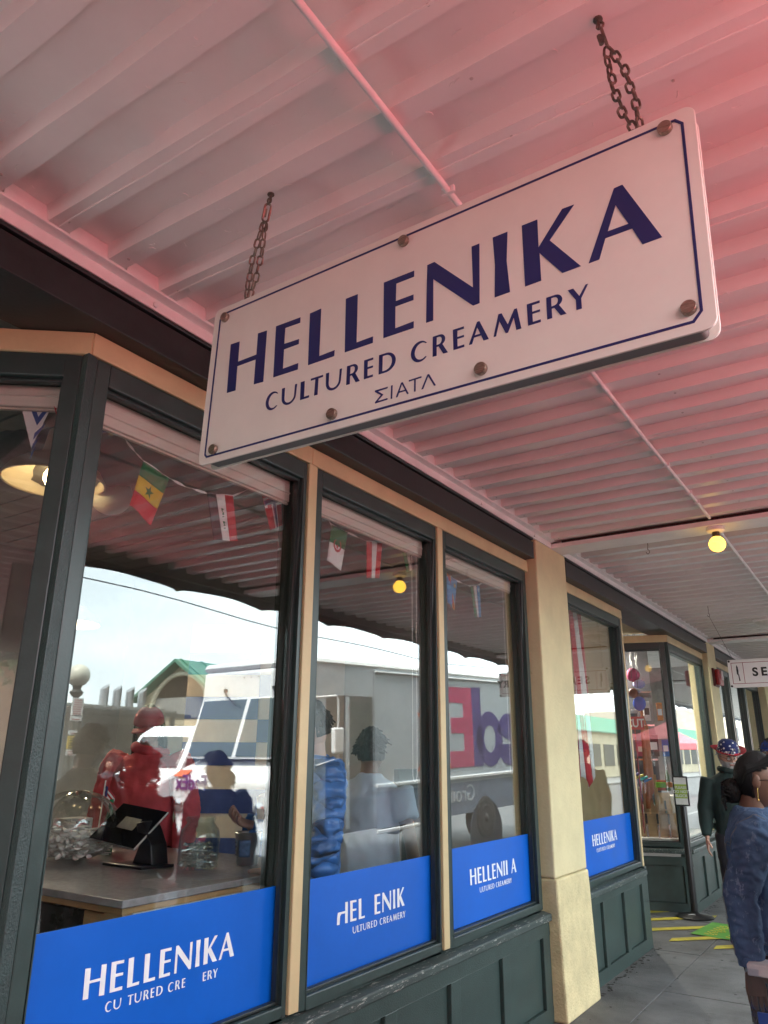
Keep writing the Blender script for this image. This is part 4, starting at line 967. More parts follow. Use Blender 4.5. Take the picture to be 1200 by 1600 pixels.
# display in the angled pane: local frame along the pane
def KP(s, off, z): return Vector((-2.14, 9.44, 0))+Vector((-.95, -.31, 0)).normalized()*s-Vector((.31, -.95, 0)).normalized()*off+Vector((0, 0, z))
KA = Vector((-.95, -.31, 0)).normalized(); KN = -Vector((.31, -.95, 0)).normalized(); UZ = Vector((0, 0, 1))
cutting = mat('maple_board', (.42, .26, .13), .5, var=.12, scale=3, stretch=(1, 1, 8)); blade = mat('knife_steel', (.5, .5, .5), .22, metal=.9); shelfm = mat('shelf_white', (.6, .58, .55), .5)
sh = thing('display_shelf', 'low pale display shelf in the angled knife shop pane', 'shelf', KP(.45, .5, .66))
part('deck', MB().obox(KP(1.0, .10, .68), -KA*.98, KN*.75, UZ*.05), shelfm, sh)
def kboard(label, s, off, z, w_, h_, tilt, M, nk=0, kl=.26, cat='knife block'):
    t = thing('knife_board', label, cat, KP(s, off, z), 'knife boards on display')
    upv = (UZ*math.cos(tilt)+KN*math.sin(tilt)).normalized()
    o = KP(s, off, z)
    part('board', MB().obox(o, -KA*w_, KN*.025, upv*h_), M, t, bevel=.003)
    for i in range(nk):
        p = o-KA*(w_*(i+.7)/(nk+.4))+upv*(h_*.55)-KN*.012
        part('blade', MB().prism([p-KA*.012, p+KA*.014-upv*.02, p+KA*.012-upv*kl*.55, p-KA*.006-upv*kl*.62, p-KA*.012-upv*kl*.5], KN*.003), blade, t)
        part('handle', MB().obox(p-KA*.011, KA*.022, KN*.016, upv*.11), black_plastic, t, bevel=.003)
    return t
kboard('tan wooden board low in the angled pane with three black handled knives', .50, .22, .735, .42, .26, .25, cutting, 3)
kboard('pale upright knife board in the corner nearest the end post', .62, .40, .85, .26, .42, .1, mat('pale_board', (.52, .42, .28), .5), 2)
kboard('long brown knife plank leaning to the right in the angled pane', .36, .34, .95, .12, .52, .5, cutting, 1)
kboard('second brown plank with knives behind the notice stand', .24, .30, .80, .13, .46, .5, cutting, 1)
bb_ = thing('sponge', 'bright green and orange block lying on the knife planks', 'block', KP(.22, .30, 1.30))
part('green_half', MB().obox(KP(.27, .22, 1.27), -KA*.11, KN*.08, UZ*.06), mat('lime_plastic', (.20, .48, .03), .4), bb_, bevel=.006)
part('orange_half', MB().obox(KP(.158, .22, 1.275), -KA*.07, KN*.08, UZ*.055), mat('orange_plastic', (.75, .25, .10), .4), bb_, bevel=.006)
for i in range(5):
    t = thing('paring_knife', 'small paring knife with a %s handle in the fanned row' % ('pale blue', 'violet', 'yellow', 'teal', 'blue')[i], 'knife', KP(.54-.045*i, .28, 1.40-.012*i), 'fanned paring knives')
    p = KP(.56-.045*i, .28, 1.43-.02*i)
    part('handle', MB().tube([p, p+KA*.02-UZ*.0+KN*.0-UZ*.02, p-KA*.07+UZ*.02], .014, 8), mat('knife_handle_%s' % ('sky', 'violet', 'yellow', 'teal', 'blue')[i], ((.18, .42, .60), (.25, .2, .5), (.65, .55, .08), (.08, .45, .42), (.1, .25, .55))[i], .4), t)
    part('blade', MB().prism([p+KA*.02-UZ*.02, p+KA*.03-UZ*.16, p+KA*.005-UZ*.13, p-KA*.005-UZ*.02], KN*.002), blade, t)
back_ = thing('display_board', 'dark tall display board behind the goods of the angled pane', 'display board', KP(.5, .95, .7))
part('board', MB().obox(KP(1.05, .95, .70), -KA*.88, KN*.03, UZ*2.3), mat('display_dark', (.07, .07, .08), .6), back_)
for i in range(4): part('rail', MB().obox(KP(1.05, .94, 1.15+.42*i), -KA*.88, -KN*.012, UZ*.02), chrome, back_)
goods = [('tall white cardboard knife box', .60, .30, .735, .07, .05, .30, (.62, .60, .57)), ('kraft brown gift box', .30, .55, .735, .22, .15, .16, (.34, .20, .10)), ('pale wooden tray on edge', .12, .55, .735, .03, .25, .34, (.48, .34, .20)), ('grey steel canister', .52, .60, .95, .09, .09, .18, (.34, .34, .35)),
 ('small mustard tin', .60, .55, 1.22, .08, .08, .10, (.52, .36, .06)), ('white enamel mug', .40, .60, 1.22, .08, .08, .10, (.66, .64, .60)), ('rust red box', .24, .70, 1.22, .14, .10, .12, (.38, .07, .03)), ('olive green bottle', .10, .70, 1.22, .05, .05, .24, (.07, .11, .04)),
 ('white boxed scissors', .55, .75, 1.62, .09, .03, .22, (.60, .58, .58)), ('pink boxed peeler', .42, .75, 1.62, .07, .03, .18, (.50, .12, .20)), ('black boxed knife set', .28, .75, 1.62, .12, .03, .26, (.02, .02, .022)), ('blue boxed sharpener', .12, .75, 1.62, .08, .03, .20, (.05, .14, .42)),
 ('white boxed tongs', .30, .75, 2.05, .08, .03, .24, (.60, .60, .60)), ('orange boxed ladle', .14, .75, 2.05, .07, .03, .22, (.52, .18, .03)), ('steel colander lid', .50, .75, 2.05, .14, .02, .14, (.40, .40, .41))]
for nm, s_, of_, z_, w_, d_, h_, c_ in goods:
    t = thing('boxed_ware', nm+' among the goods of the angled knife shop pane', 'kitchenware', KP(s_, of_, z_))
    M_ = mat('ware_'+nm.replace(' ', '_'), c_, .5, var=.15)
    if 'canister' in nm or 'tin' in nm or 'mug' in nm or 'bottle' in nm:
        part('body', MB().lathe([(w_*.42, 0), (w_*.5, .005), (w_*.5, h_*.75), (w_*(.5 if 'bottle' not in nm else .2), h_*.92), (w_*(.46 if 'bottle' not in nm else .2), h_)], 18, KP(s_, of_, z_)), M_, t)
    else:
        part('body', MB().obox(KP(s_, of_, z_), -KA*w_, KN*d_, UZ*h_), M_, t, bevel=.003)
        part('label', MB().obox(KP(s_-w_*.15, of_-.001, z_+h_*.3), -KA*w_*.7, -KN*.0015, UZ*h_*.35), fm('w') if sum(c_) < 1.2 else fm('k'), t)
for nm, y, z, c_ in (('orange and brown wooden spoons jar', 9.95, 1.05, (.45, .2, .05)), ('white striped tea towel roll', 10.55, 1.5, (.6, .58, .55)), ('green potted herb', 10.95, 1.2, (.06, .12, .03)), ('small copper pan', 10.3, 2.1, (.45, .2, .1))):
    t = thing('window_ware', nm+' deep behind the front pane of the knife shop', 'kitchenware', (-3.1, y, z))
    part('body', MB().sphere((0, 0, 0), .13, 14, 10, (.8, .9, 1.1)), mat('ware2_'+nm.replace(' ', '_'), c_, .6, var=.3, scale=30), t, world=False)
    part('stand', MB().tube([(0, 0, -.1), (0, 0, -(z-.02))], .02, 8), black_plastic, t, world=False)
ms_ = thing('menu_stand', 'dark green board on a square post behind the middle pane', 'stand', (-2.8, 4.62, 0))
part('board', MB().box(-2.83, -2.79, 4.42, 4.66, 1.22, 1.52), green_smooth, ms_, bevel=.004)
part('post', MB().box(-2.835, -2.785, 4.52, 4.58, .012, 1.22), green_smooth, ms_)
cs = thing('cut_sign', 'small red card that reads CUT in the angled knife shop pane', 'sign', KP(.46, .22, 2.0))
cbd = part('card', MB().obox(KP(.56, .22, 1.925), -KA*.22, KN*.006, UZ*.15), mat('card_red', (.42, .025, .03), .5), cs)
block_text('lettering', 'CUT', .135, KP(.548, .2195, 1.955), -KA, UZ, fm('w'), cbd, bold=.003, sx=.78)['kind'] = 'stuff'
part('post', MB().tube([KP(.45, .235, 1.925), KP(.45, .235, .73)], .008, 6), mat('post_red', (.30, .03, .03), .4), cs)
for (s, off, z, r_, M, lab, sc_) in ((.40, .5, 2.60, .085, mat('pink_cloth', (.45, .05, .16), .8), 'dark pink bundle hanging high in the angled pane', (1, 1, 1)), (.36, .4, 2.24, .08, mat('blue_enamel', (.03, .10, .55), .3), 'shiny blue pan hanging in the angled pane', (1, .35, 1.1)), (.34, .45, 2.48, .07, mat('pale_blue_tin', (.35, .42, .75), .35), 'pale blue tin on a high hook in the angled pane', (1.1, .5, .8)), (.42, .42, 2.37, .06, mat('brown_disc', (.20, .07, .05), .5), 'round brown plate hanging below the pink bundle', (1, .3, 1))):
    t = thing('hanging_ware', lab, 'kitchenware', KP(s, off, z))
    part('body', MB().sphere(KP(s, off, z), r_, 16, 10, sc_), M, t)
    part('string', MB().tube([KP(s, off, z+r_*sc_[2]*.9), KP(s, off, 3.44)], .003, 5), black_plastic, t)
# apron and bags behind the front panes of the knife shop
ap = thing('leather_apron', 'rust brown leather apron hanging behind the front pane of the knife shop', 'apron', (-2.6, 10.2, 1.6))
part('bib', MB().grid(12, 14, lambda u, v: (-2.62+.05*math.sin(u*PI)+.012*math.sin(u*17), 9.66+.34*(u-.5)*(.7+.5*v)+.17, 1.98-.95*v)), mat('rust_leather', (.30, .085, .025), .55, var=.15), ap, solid=.004)
part('neck_strap', MB().tube([(-2.6, 9.76, 1.97), (-2.64, 9.83, 2.25), (-2.6, 9.91, 1.97)], .01, 6), MATS['rust_leather'], ap)
for i, (y, hh, cc) in enumerate(((10.1, .42, (.10, .08, .075)), (10.45, .36, (.32, .30, .28)), (10.8, .44, (.35, .33, .30)), (11.1, .30, (.20, .18, .15)))):
    t = thing('paper_sack', ('dark brown sack', 'grey upright packet', 'tall pale packet', 'short tan packet')[i]+' on the sill of the knife shop front pane', 'packet', (-2.6, y, .70), 'packets on the knife shop sill')
    part('sack', MB().hexa([(-.08, -.11, 0), (.08, -.11, 0), (.08, .11, 0), (-.08, .11, 0), (-.05, -.10, hh), (.05, -.10, hh), (.05, .10, hh), (-.05, .10, hh)]), mat('sack_%s' % ('brown', 'grey', 'pale', 'tan')[i], cc, .8, var=.15, bump=.3, bscale=20), t, bevel=.012, world=False)
    part('label', MB().box(.0665, .0685, -.06, .06, hh*.18, hh*.4), fm('w'), t, world=False)
structure('interior_shelf', MB().box(-2.9, -2.3, 9.75, 11.4, .66, .70), shelfm)
# ================================================================== THE STREET (seen in the window glass, and lighting the walkway)
def tent_fabric(name, col, trans):
    M = mat(name, col, .7, var=.10, scale=3)
    n = M.node_tree.nodes; l = M.node_tree.links.new; b = n['Principled BSDF']
    tl = n.new('ShaderNodeBsdfTranslucent'); tl.inputs[0].default_value = (*col, 1); ms = n.new('ShaderNodeMixShader'); ms.inputs[0].default_value = trans
    l(b.outputs[0], ms.inputs[1]); l(tl.outputs[0], ms.inputs[2]); l(ms.outputs[0], n['Material Output'].inputs[0])
    return M
red_cloth = tent_fabric('red_tent_fabric', (.86, .17, .20), .35)
def tent(x0, x1, y0, y1, zb, ze, zp, label, n=9):
    t = thing('market_tent', label, 'tent', ((x0+x1)/2, (y0+y1)/2, zb), 'red canopy tents in the street')
    c = Vector(((x0+x1)/2, (y0+y1)/2, zp)); q = [Vector((x0, y0, ze)), Vector((x1, y0, ze)), Vector((x1, y1, ze)), Vector((x0, y1, ze))]
    mb = MB()
    for i in range(4):
        a, b = q[i], q[(i+1) % 4]
        mb.grid(n, n, lambda u, v, a=a, b=b: tuple((a.lerp(b, u)).lerp(c, v)-Vector((0, 0, .10*math.sin(PI*v)*(1-.4*v)))))
        mb.grid(n, 3, lambda u, v, a=a, b=b: tuple(a.lerp(b, u)-Vector((0, 0, .24*v-.02*math.sin(u*25)*v))))
    part('canopy', mb, red_cloth, t)
    for p in q: part('leg', MB().box(p.x-.02, p.x+.02, p.y-.02, p.y+.02, zb, ze), chrome, t)
tent(1.22, 4.3, .25, 3.35, -.13, 2.02, 2.68, 'red tent added at the kerb beside the hanging sign to redden the ceiling')  # kerb pair added out of view to bounce red light onto the ceiling
tent(1.22, 4.3, -3.0, .10, -.13, 2.02, 2.68, 'red tent added at the kerb behind the first one to redden the ceiling')
tent(5.0, 8.1, -.6, 2.5, -.13, 2.40, 3.15, 'red tent added in the road beyond the first one to redden the ceiling')  # second row added out of view so the red bounce reaches deeper
tent(5.0, 8.1, -3.9, -.8, -.13, 2.40, 3.15, 'red tent added in the road beyond the second one to redden the ceiling')
tent(1.9, 4.9, -11, -8, -.13, 2.1, 2.9, 'red market tent down the kerb reflected in the angled pane')
tent(3.4, 6.6, 38, 41, -.13, 2.25, 3.1, 'red market tent far up the street beyond the delivery van')

# ---------------------------------------------------------------- delivery step van
tw = mat('truck_white', (.72, .73, .74), .35, var=.04, scale=2, coat=.3)
tg = mat('truck_grey_panel', (.43, .48, .53), .4, var=.05, scale=2)
tgl = mat('truck_window', (.05, .075, .08), .05, var=.1, spec=.8)
rub = mat('tyre_rubber', (.02, .02, .02), .8)
tr = thing('step_van', 'white delivery step van with large purple and orange lettering on its side', 'van', (3.0, 9.18, 0))
tr.rotation_mode = 'QUATERNION'
Ld = Vector((-.069, .997, .036)).normalized(); Wd = Vector((.997, .069, 0)).normalized(); Ud = Wd.cross(Ld)
tr.rotation_quaternion = Matrix((Wd, Ld, Ud)).transposed().to_quaternion()
def tp(nm, mb, M, par=tr, **k): return part(nm, mb, M, par, world=False, **k)
body = MB(); body.box(0, 2.37, .02, 8.6, .42, 3.06); tp('body', body, tg, bevel=.09)
tp('roof_cap', MB().box(-.012, 2.382, -.03, 8.62, 2.93, 3.075), tw, bevel=.07)
nose = MB()
nose.prism([(.06, .1, 1.60), (.06, -.42, 1.42), (.06, -.60, 1.25), (.06, -.62, .45), (.06, .1, .45)], (2.25, 0, 0)); tp('hood', nose, tw, bevel=.05)
fr_ = MB(); fr_.prism([(0.03, .06, 2.98), (0.03, -.02, 2.90), (0.03, -.05, 2.50), (0.03, -.36, 1.56), (0.03, .06, 1.56)], (2.31, 0, 0)); cabf = tp('cab_front', fr_, tw, bevel=.03)
def ws(x0, x1):
    def P(x, t, o): return Vector((x, -.05-.31*t-.0-o*.95, 2.49-.92*t+o*.3))
    mb = MB()
    mb.prism([P(x0, .03, .003), P(x1, .03, .003), P(x1, .97, .003), P(x0, .97, .003)], (0, -.006, .002)); return mb
for a, b in ((.10, 1.14), (1.23, 2.27)):
    w_ = tp('windscreen', ws(a, b), tgl, bevel=.002)
    tp('wiper', MB().tube([(a+.52, -.10, 2.62), (a+.45, -.12, 2.55), (a+.15, -.16, 2.36)], .012, 6).lathe([(.03, 0), (.03, .05)], 10, (a+.52, -.04, 2.62), (0, -1, 0)), black_plastic, w_)
for i in range(3): tp('marker_lamp', MB().box(1.0+.17*i, 1.03+.17*i, -.035, -.02, 2.80, 2.82), black_plastic, cabf)
purple = mat('print_purple', (.055, .03, .20), .4); orange = mat('print_orange', (.72, .13, .03), .4); crimson = mat('print_crimson', (.48, .035, .13), .4)
block_text('lettering', '742604', .13, (1.30, -.062, 2.66), (-1, 0, 0), (0, .03, 1), mat('dark_print', (.08, .08, .09)), cabf, off=-.0) if False else None
tp('bumper', MB().box(.02, 2.35, -.75, -.60, .30, .55), tg, bevel=.03)
tp('grille', MB().box(.55, 1.82, -.632, -.615, .65, 1.10), black_plastic)
for x0 in (.14, 1.95): tp('headlight', MB().lathe([(.11, 0), (.11, .03), (.06, .05), (.001, .055)], 18, (x0+.14, -.61, .88), (0, -1, 0)), chrome)
dr_ = tp('cab_door', MB().box(-.012, .02, .45, 1.62, .45, 2.50), mat('door_recess', (.06, .065, .07), .5), bevel=.01)
tp('door_window', MB().box(-.022, -.010, 1.02, 1.54, 1.42, 2.40), tgl, dr_, bevel=.004)
tp('door_pillar', MB().box(-.02, -.004, .92, 1.0, .5, 2.48), tg, dr_)
mr_ = tp('door_mirror', MB().box(-.33, -.25, .28, .52, 1.62, 2.0), tw, bevel=.03)
tp('mirror_arm', MB().tube([(0, .22, 2.45), (-.28, .38, 2.47), (-.30, .40, 2.40), (-.30, .40, 1.55), (0, .25, 1.45)], .018, 8), mat('arm_grey', (.5, .5, .5), .3), mr_)
tp('panel_seam', MB().box(-.004, .004, 1.655, 1.668, .5, 2.92), mat('seam_grey', (.2, .2, .21), .6))
tp('rub_rail', MB().box(-.03, .01, 1.7, 8.6, 1.04, 1.10), tw, bevel=.012); tp('rub_rail', MB().box(-.03, .01, 1.7, 3.9, .34, .40), tw, bevel=.012)
tp('rub_rail', MB().box(-.03, .01, 1.7, 8.6, 2.90, 2.93), tw, bevel=.01)
tp('skirt', MB().box(-.006, .01, 1.7, 8.6, .42, .98), mat('skirt_blue_grey', (.16, .19, .26), .4))
# lettering: capital and lower-case outlines in metres, x to the left of travel
def tl_(nm, loops, s_left, z0, M):   # s_left = position along the van of the left edge as read
    me = curve_mesh(nm, loops, .004); place(me, (0, s_left, z0), (0, -1, 0), (0, 0, 1), .003); me.materials.clear(); me.materials.append(M); return link(nm, me, tr, False)
H_ = 1.5
tl_('lettering', [[(0, 0), (0, H_), (.88, H_), (.88, 1.2), (.36, 1.2), (.36, .92), (.80, .92), (.80, .63), (.36, .63), (.36, 0)]], 7.75, 1.25, purple)
def ring(cx, cy, ro, ri): return [arc(cx, cy, ro, ro*1.02, 0, 360, 32)[:-1], arc(cx, cy, ri, ri*1.12, 0, 360, 28)[:-1]]
tl_('lettering', [arc(.52, .52, .52, .53, 18, 330, 30)+[(1.0, .42), (.32, .42)]+arc(.52, .54, .22, .26, 205, 345, 12)[:0]+[(.33, .62), (.72, .62), (.70, .72), (.52, .80), (.36, .70), (.33, .62), (.32, .42), (.40, .28), (.55, .24), (.70, .30), (1.0, .28)][:0]], 6.86, 1.22, purple)
tl_('lettering', [[(.84, 0), (.84, H_+.03), (1.19, H_+.03), (1.19, 0)]], 6.05, 1.24, purple)
tl_('lettering', ring(.53, .54, .53, .24), 6.06, 1.22, purple)
tl_('lettering', [[(0, 0), (0, H_), (.86, H_), (.86, 1.2), (.34, 1.2), (.34, .92), (.80, .92), (.80, .63), (.34, .63), (.34, .30), (.86, .30), (.86, 0)]], 4.86, 1.25, crimson)
tl_('lettering', [[(0, 0), (.38, .52), (.02, 1.0), (.42, 1.0), (.58, .76), (.74, 1.0), (1.12, 1.0), (.78, .52), (1.16, 0), (.76, 0), (.58, .27), (.40, 0)]], 4.05, 1.25, orange)
cu_ = bpy.data.curves.new('lettering', 'FONT'); cu_.body = 'Ground'; cu_.size = .42; cu_.extrude = .002; me = curve_to_mesh('lettering', cu_); place(me, (0, 4.82, .64), (0, -1, 0), (0, 0, 1), .012); me.materials.clear(); me.materials.append(tg); link('lettering', me, tr, False)['kind'] = 'stuff'
cu_ = bpy.data.curves.new('lettering', 'FONT'); cu_.body = 'FedEx'; cu_.size = .30; cu_.extrude = .002; cu_.offset = .008; me = curve_to_mesh('lettering', cu_); place(me, (1.45, -.618, 1.24-.12), (1, 0, 0), (0, 0, 1), .004); me.materials.clear(); me.materials.append(purple); link('lettering', me, tr, False)['kind'] = 'stuff'
tp('hood_print', MB().prism([(2.0, -.60, 1.30), (2.28, -.60, 1.30), (2.24, -.50, 1.385), (1.98, -.48, 1.395)], (0, -.006, .006)), orange)
for y in (.35, 5.2):
    arch = tp('wheel_arch', MB().lathe([(.62, 0), (.62, .012)], 32, (-.014, y, .02), (1, 0, 0)), mat('arch_dark', (.015, .02, .035), .7))
    wh = tp('wheel', MB().lathe([(.30, .0), (.40, .01), (.44, .05), (.44, .20), (.40, .24), (.2, .25)], 32, (-.022, y, .28), (1, 0, 0)), rub)
    tp('rim', MB().lathe([(.26, -.004), (.24, -.012), (.10, .02), (.06, -.02), (.001, -.022)], 24, (-.022, y, .28), (1, 0, 0)), mat('rim_grey', (.035, .035, .037), .7), wh)
    o = tp('wheel', MB().lathe([(.30, .0), (.40, .01), (.44, .05), (.44, .20), (.40, .24), (.2, .25)], 24, (2.14, y, .28), (1, 0, 0)), rub)

# ---------------------------------------------------------------- white panel van across the street
vn = thing('panel_van', 'plain white high roof panel van parked across the street', 'van', (13.2, 14.6, -.13))
vn.rotation_euler = (0, 0, math.radians(-12))
def vp(nm, mb, M, par=vn, **k): return part(nm, mb, M, par, world=False, **k)
vb = MB(); vb.prism([(-1.0, 5.6, .35), (-1.0, -.55, .35), (-1.0, -.62, .75), (-1.0, -.45, 1.08), (-1.0, .30, 1.32), (-1.0, .95, 2.30), (-1.0, 1.5, 2.55), (-1.0, 5.6, 2.6)], (2.0, 0, 0)); vp('body', vb, mat('van_white', (.78, .79, .80), .3, var=.03, coat=.4), bevel=.09)
vw = mat('van_glass', (.045, .06, .065), .06, spec=.8)
vp('windscreen', MB().prism([(-.86, .335, 1.40), (.86, .335, 1.40), (.80, .885, 2.22), (-.80, .885, 2.22)], (0, -.03, .018)), vw, bevel=.01)
for s_ in (-1, 1):
    vp('side_window', MB().prism([(s_*1.001, .62, 1.38), (s_*1.001, 1.55, 1.38), (s_*1.001, 1.55, 2.05), (s_*1.001, 1.02, 2.05)], (s_*.012, 0, 0)), vw)
    vp('headlight', MB().hexa([(s_*.62, -.60, .78), (s_*.95, -.52, .78), (s_*.95, -.40, .80), (s_*.62, -.42, .80), (s_*.66, -.53, .98), (s_*.93, -.42, 1.06), (s_*.93, -.36, 1.06), (s_*.66, -.4, .98)]), chrome, bevel=.01)
    vp('mirror', MB().box(s_*1.02, s_*1.25, .55, .68, 1.40, 1.70), black_plastic, bevel=.03)
    vp('sliding_door_seam', MB().box(s_*1.0, s_*1.006, 1.75, 1.77, .5, 2.45), MATS['seam_grey'])
    for y in (.2, 4.3): vp('wheel', MB().lathe([(.2, 0), (.34, .01), (.36, .05), (.36, .2), (.2, .22)], 24, (s_*1.0-(.22 if s_ > 0 else 0), y, .36), (1, 0, 0)), rub)
vp('grille', MB().box(-.55, .55, -.645, -.60, .62, .86), black_plastic, bevel=.02); vp('bumper', MB().box(-.98, .98, -.68, -.5, .32, .56), black_plastic, bevel=.04)

# ---------------------------------------------------------------- green roofed market hall with gable, trellis, pipes
hall = thing('market_hall', 'long cream market hall with green metal roof and an arched gable end', 'building', (20.2, 24, 0))
hc_ = mat('hall_cream', (.46, .40, .28), .8, var=.1, scale=1); groof = mat('green_metal_roof', (.05, .19, .12), .45, var=.1, scale=1); dkg = mat('hall_dark', (.07, .075, .07), .7)
part('wall', MB().box(17.9, 22.5, 22.05, 128, -.05, 3.9), hc_, hall)
GX0, GX1, GA = 17.55, 22.85, 20.2
rf = part('roof', MB().prism([(GX0, 21.5, 3.72), (GX0, 21.5, 3.84), (GA, 21.5, 5.42), (GX1, 21.5, 3.84), (GX1, 21.5, 3.72), (GA, 21.5, 5.28)], (0, 106.5, 0)), groof, hall)
for i in range(90):
    y = 21.8+1.18*i
    for xe in (GX0, GX1): part('roof_seam', MB().hexa([(xe, y, 3.84), (xe, y+.06, 3.84), (GA, y+.06, 5.42), (GA, y, 5.42), (xe, y, 3.89), (xe, y+.06, 3.89), (GA, y+.06, 5.47), (GA, y, 5.47)]), groof, rf) if not (xe == GX1 and i > 20) else None
gb = part('gable', MB().prism([(17.9, 22.0, 3.88), (22.5, 22.0, 3.88), (GA, 22.0, 5.26)], (0, .1, 0)), hc_, hall)
part('arch_trim', MB().tube([(GA+1.75*math.cos(a), 21.96, 3.1+1.75*math.sin(a)) for a in [PI*i/20 for i in range(21)]], .10, 8), mat('trim_cream', (.62, .58, .45), .7), gb)
part('arch_infill', MB().prism([(GA+1.7*math.cos(a), 22.0, 3.05+1.7*math.sin(a)) for a in [PI*i/20 for i in range(21)]], (0, .02, 0)), mat('arch_grey', (.24, .24, .23), .7), gb)
for i in range(24): part('stall_opening', MB().box(17.84, 17.95, 23+3.9*i, 25.9+3.9*i, .9, 2.75), dkg, hall)
low = thing('market_arcade', 'low grey market arcade with vent pipes left of the green roofed hall', 'building', (24, 0, 0))
part('wall', MB().box(21.4, 26, -45, 21.9, -.05, 3.25), mat('arcade_grey', (.20, .20, .19), .8, var=.15, scale=1), low)
part('roof_edge', MB().box(21.0, 26.2, -45, 21.9, 3.25, 3.42), mat('arcade_roof', (.30, .30, .28), .7), low)
for i in range(16): part('stall_opening', MB().box(21.34, 21.45, -40+3.9*i, -37.1+3.9*i, .9, 2.75), dkg, low)
for i in range(4):
    y = 19.3+.62*i
    t = thing('vent_pipe', ('vent pipe nearest the street lamp', 'second vent pipe from the street lamp', 'third vent pipe from the street lamp', 'vent pipe nearest the arched gable')[i]+' of the four on the hall eave', 'pipe', (21.6, y, 3.3), 'slant cut vent pipes on the hall')
    mb = MB(); n = 18; mb.sm = True
    mb.add([(21.6+.17*math.cos(2*PI*j/n), y+.17*math.sin(2*PI*j/n), 3.25) for j in range(n)]+[(21.6+.17*math.cos(2*PI*j/n), y+.17*math.sin(2*PI*j/n), 4.15+.12*math.sin(2*PI*j/n)) for j in range(n)], [(j, (j+1) % n, n+(j+1) % n, n+j) for j in range(n)]+[tuple(n+j for j in range(n))])
    part('pipe', mb, galv, t)
tl2 = thing('trellis', 'dark timber pergola along the front of the low arcade', 'pergola', (19, 18, 0))
for i in range(6): part('post', MB().box(18.9, 19.05, .5+4*i, .65+4*i, -.05, 3.0), dkg, tl2)
part('rail', MB().box(18.85, 19.1, 0, 21.4, 3.0, 3.12), dkg, tl2); part('rail', MB().box(20.75, 20.95, 0, 21.4, 3.0, 3.12), dkg, tl2)
for i in range(28): part('slat', MB().box(18.7, 20.98, .2+.75*i, .28+.75*i, 3.12, 3.2), dkg, tl2)

# street lamp with notices
sl_ = thing('street_lamp', 'dark street lamp with one pale globe and stacked parking notices on its post', 'street lamp', (9.6, 9.72, 0))
X0, Y0 = 9.6, 9.72
part('post', MB().lathe([(.16, -.02), (.15, .4), (.09, .5), (.07, 1.2), (.06, 2.72), (.11, 2.76), (.14, 2.82), (.08, 2.88), (.10, 2.95)], 18, (X0, Y0, 0)), mat('lamp_green', (.05, .06, .055), .5), sl_)
part('globe', MB().sphere((X0, Y0, 3.16), .23, 24, 16), mat('lamp_globe', (.62, .60, .50), .35), sl_)
for z0, z1, c in ((2.36, 2.70, (.66, .66, .64)), (2.25, 2.34, (.66, .66, .64)), (1.98, 2.06, (.66, .66, .64)), (1.70, 1.95, (.62, .42, .03)), (1.58, 1.69, (.66, .66, .64))):
    s_ = part('notice', MB().box(X0-.10, X0-.085, Y0-.13, Y0+.13, z0, z1), mat('notice_%d' % (c[2]*100), c, .5), sl_)
    for k in range(int((z1-z0)/.045)): part('print_line', MB().box(X0-.103, X0-.1005, Y0-.09, Y0+.09, z0+.018+.045*k, z0+.034+.045*k), mat('print_red', (.40, .06, .05)) if c[2] > .3 else black_plastic, s_)
# wires under the canopy edge
for (x, z, lab) in ((1.35, 3.03, 'thin black wire sagging just outside the canopy valance'),):
    t = thing('overhead_wire', lab, 'wire', (x, 8, z))
    part('wire', MB().tube([(x, y, z+.05*math.sin(y*.55)+.02*math.sin(y*1.7)) for y in [-4+.5*i for i in range(70)]], .006, 5), black_plastic, t)

# trees and a tall block far behind, seen in the angled pane and knife shop glass
leafm = [mat('leaf_green', (.055, .085, .025), .7, var=.3, scale=2), mat('leaf_light_green', (.085, .115, .035), .7, var=.3, scale=2)]
def tree(x, y, h, r, label, n=2600):
    t = thing('tree', label, 'tree', (x, y, 0), 'street trees')
    part('trunk', MB().tube([(0, 0, -.1), (.05, .02, h*.3), (-.05, .06, h*.55), (0, 0, h*.8)], [.2, .15, .1, .04], 10), mat('bark', (.09, .07, .05), .9, bump=.6, bscale=30), t, world=False)
    for i in range(7):
        a = 2*PI*i/7; part('limb', MB().tube([(0, 0, h*.35+.06*i), (r*.35*math.cos(a), r*.35*math.sin(a), h*.58), (r*.7*math.cos(a), r*.7*math.sin(a), h*.78)], [.07, .045, .015], 6), MATS['bark'], t, world=False)
    cl = [(rnd.uniform(-.6, .6)*r, rnd.uniform(-.6, .6)*r, h*rnd.uniform(.5, .95), r*rnd.uniform(.25, .5)) for _ in range(16)]
    mb = MB()
    for i in range(n):
        c = cl[rnd.randrange(16)]; v = Vector((rnd.gauss(0, 1), rnd.gauss(0, 1), rnd.gauss(0, 1))).normalized()*c[3]*rnd.random()**.4
        p = Vector(c[:3])+v; a = Vector((rnd.gauss(0, 1), rnd.gauss(0, 1), rnd.gauss(0, 1))).normalized(); b = a.orthogonal().normalized(); s_ = rnd.uniform(.06, .13)
        mb.cur = rnd.randrange(2); mb.add([p-a*s_, p+b*s_*.5, p+a*s_, p-b*s_*.5], [(0, 1, 2, 3)])
    o = part('crown', mb, leafm, t, world=False); o['kind'] = 'stuff'
tree(3.6, -16, 7.5, 2.6, 'leafy street tree down the kerb behind the red tents'); tree(7.5, -13, 8, 3, 'leafy street tree across the lane behind the red tents')
br = mat('brick_red', (.22, .09, .06), .85, var=.2, scale=4)
blk = thing('far_block', 'far pale block with rows of windows closing the street', 'building', (8, 136, 0))
part('wall', MB().box(-8, 40, 130, 136, 0, 9), mat('far_block_paint', (.34, .30, .25), .85, var=.1, scale=1), blk)
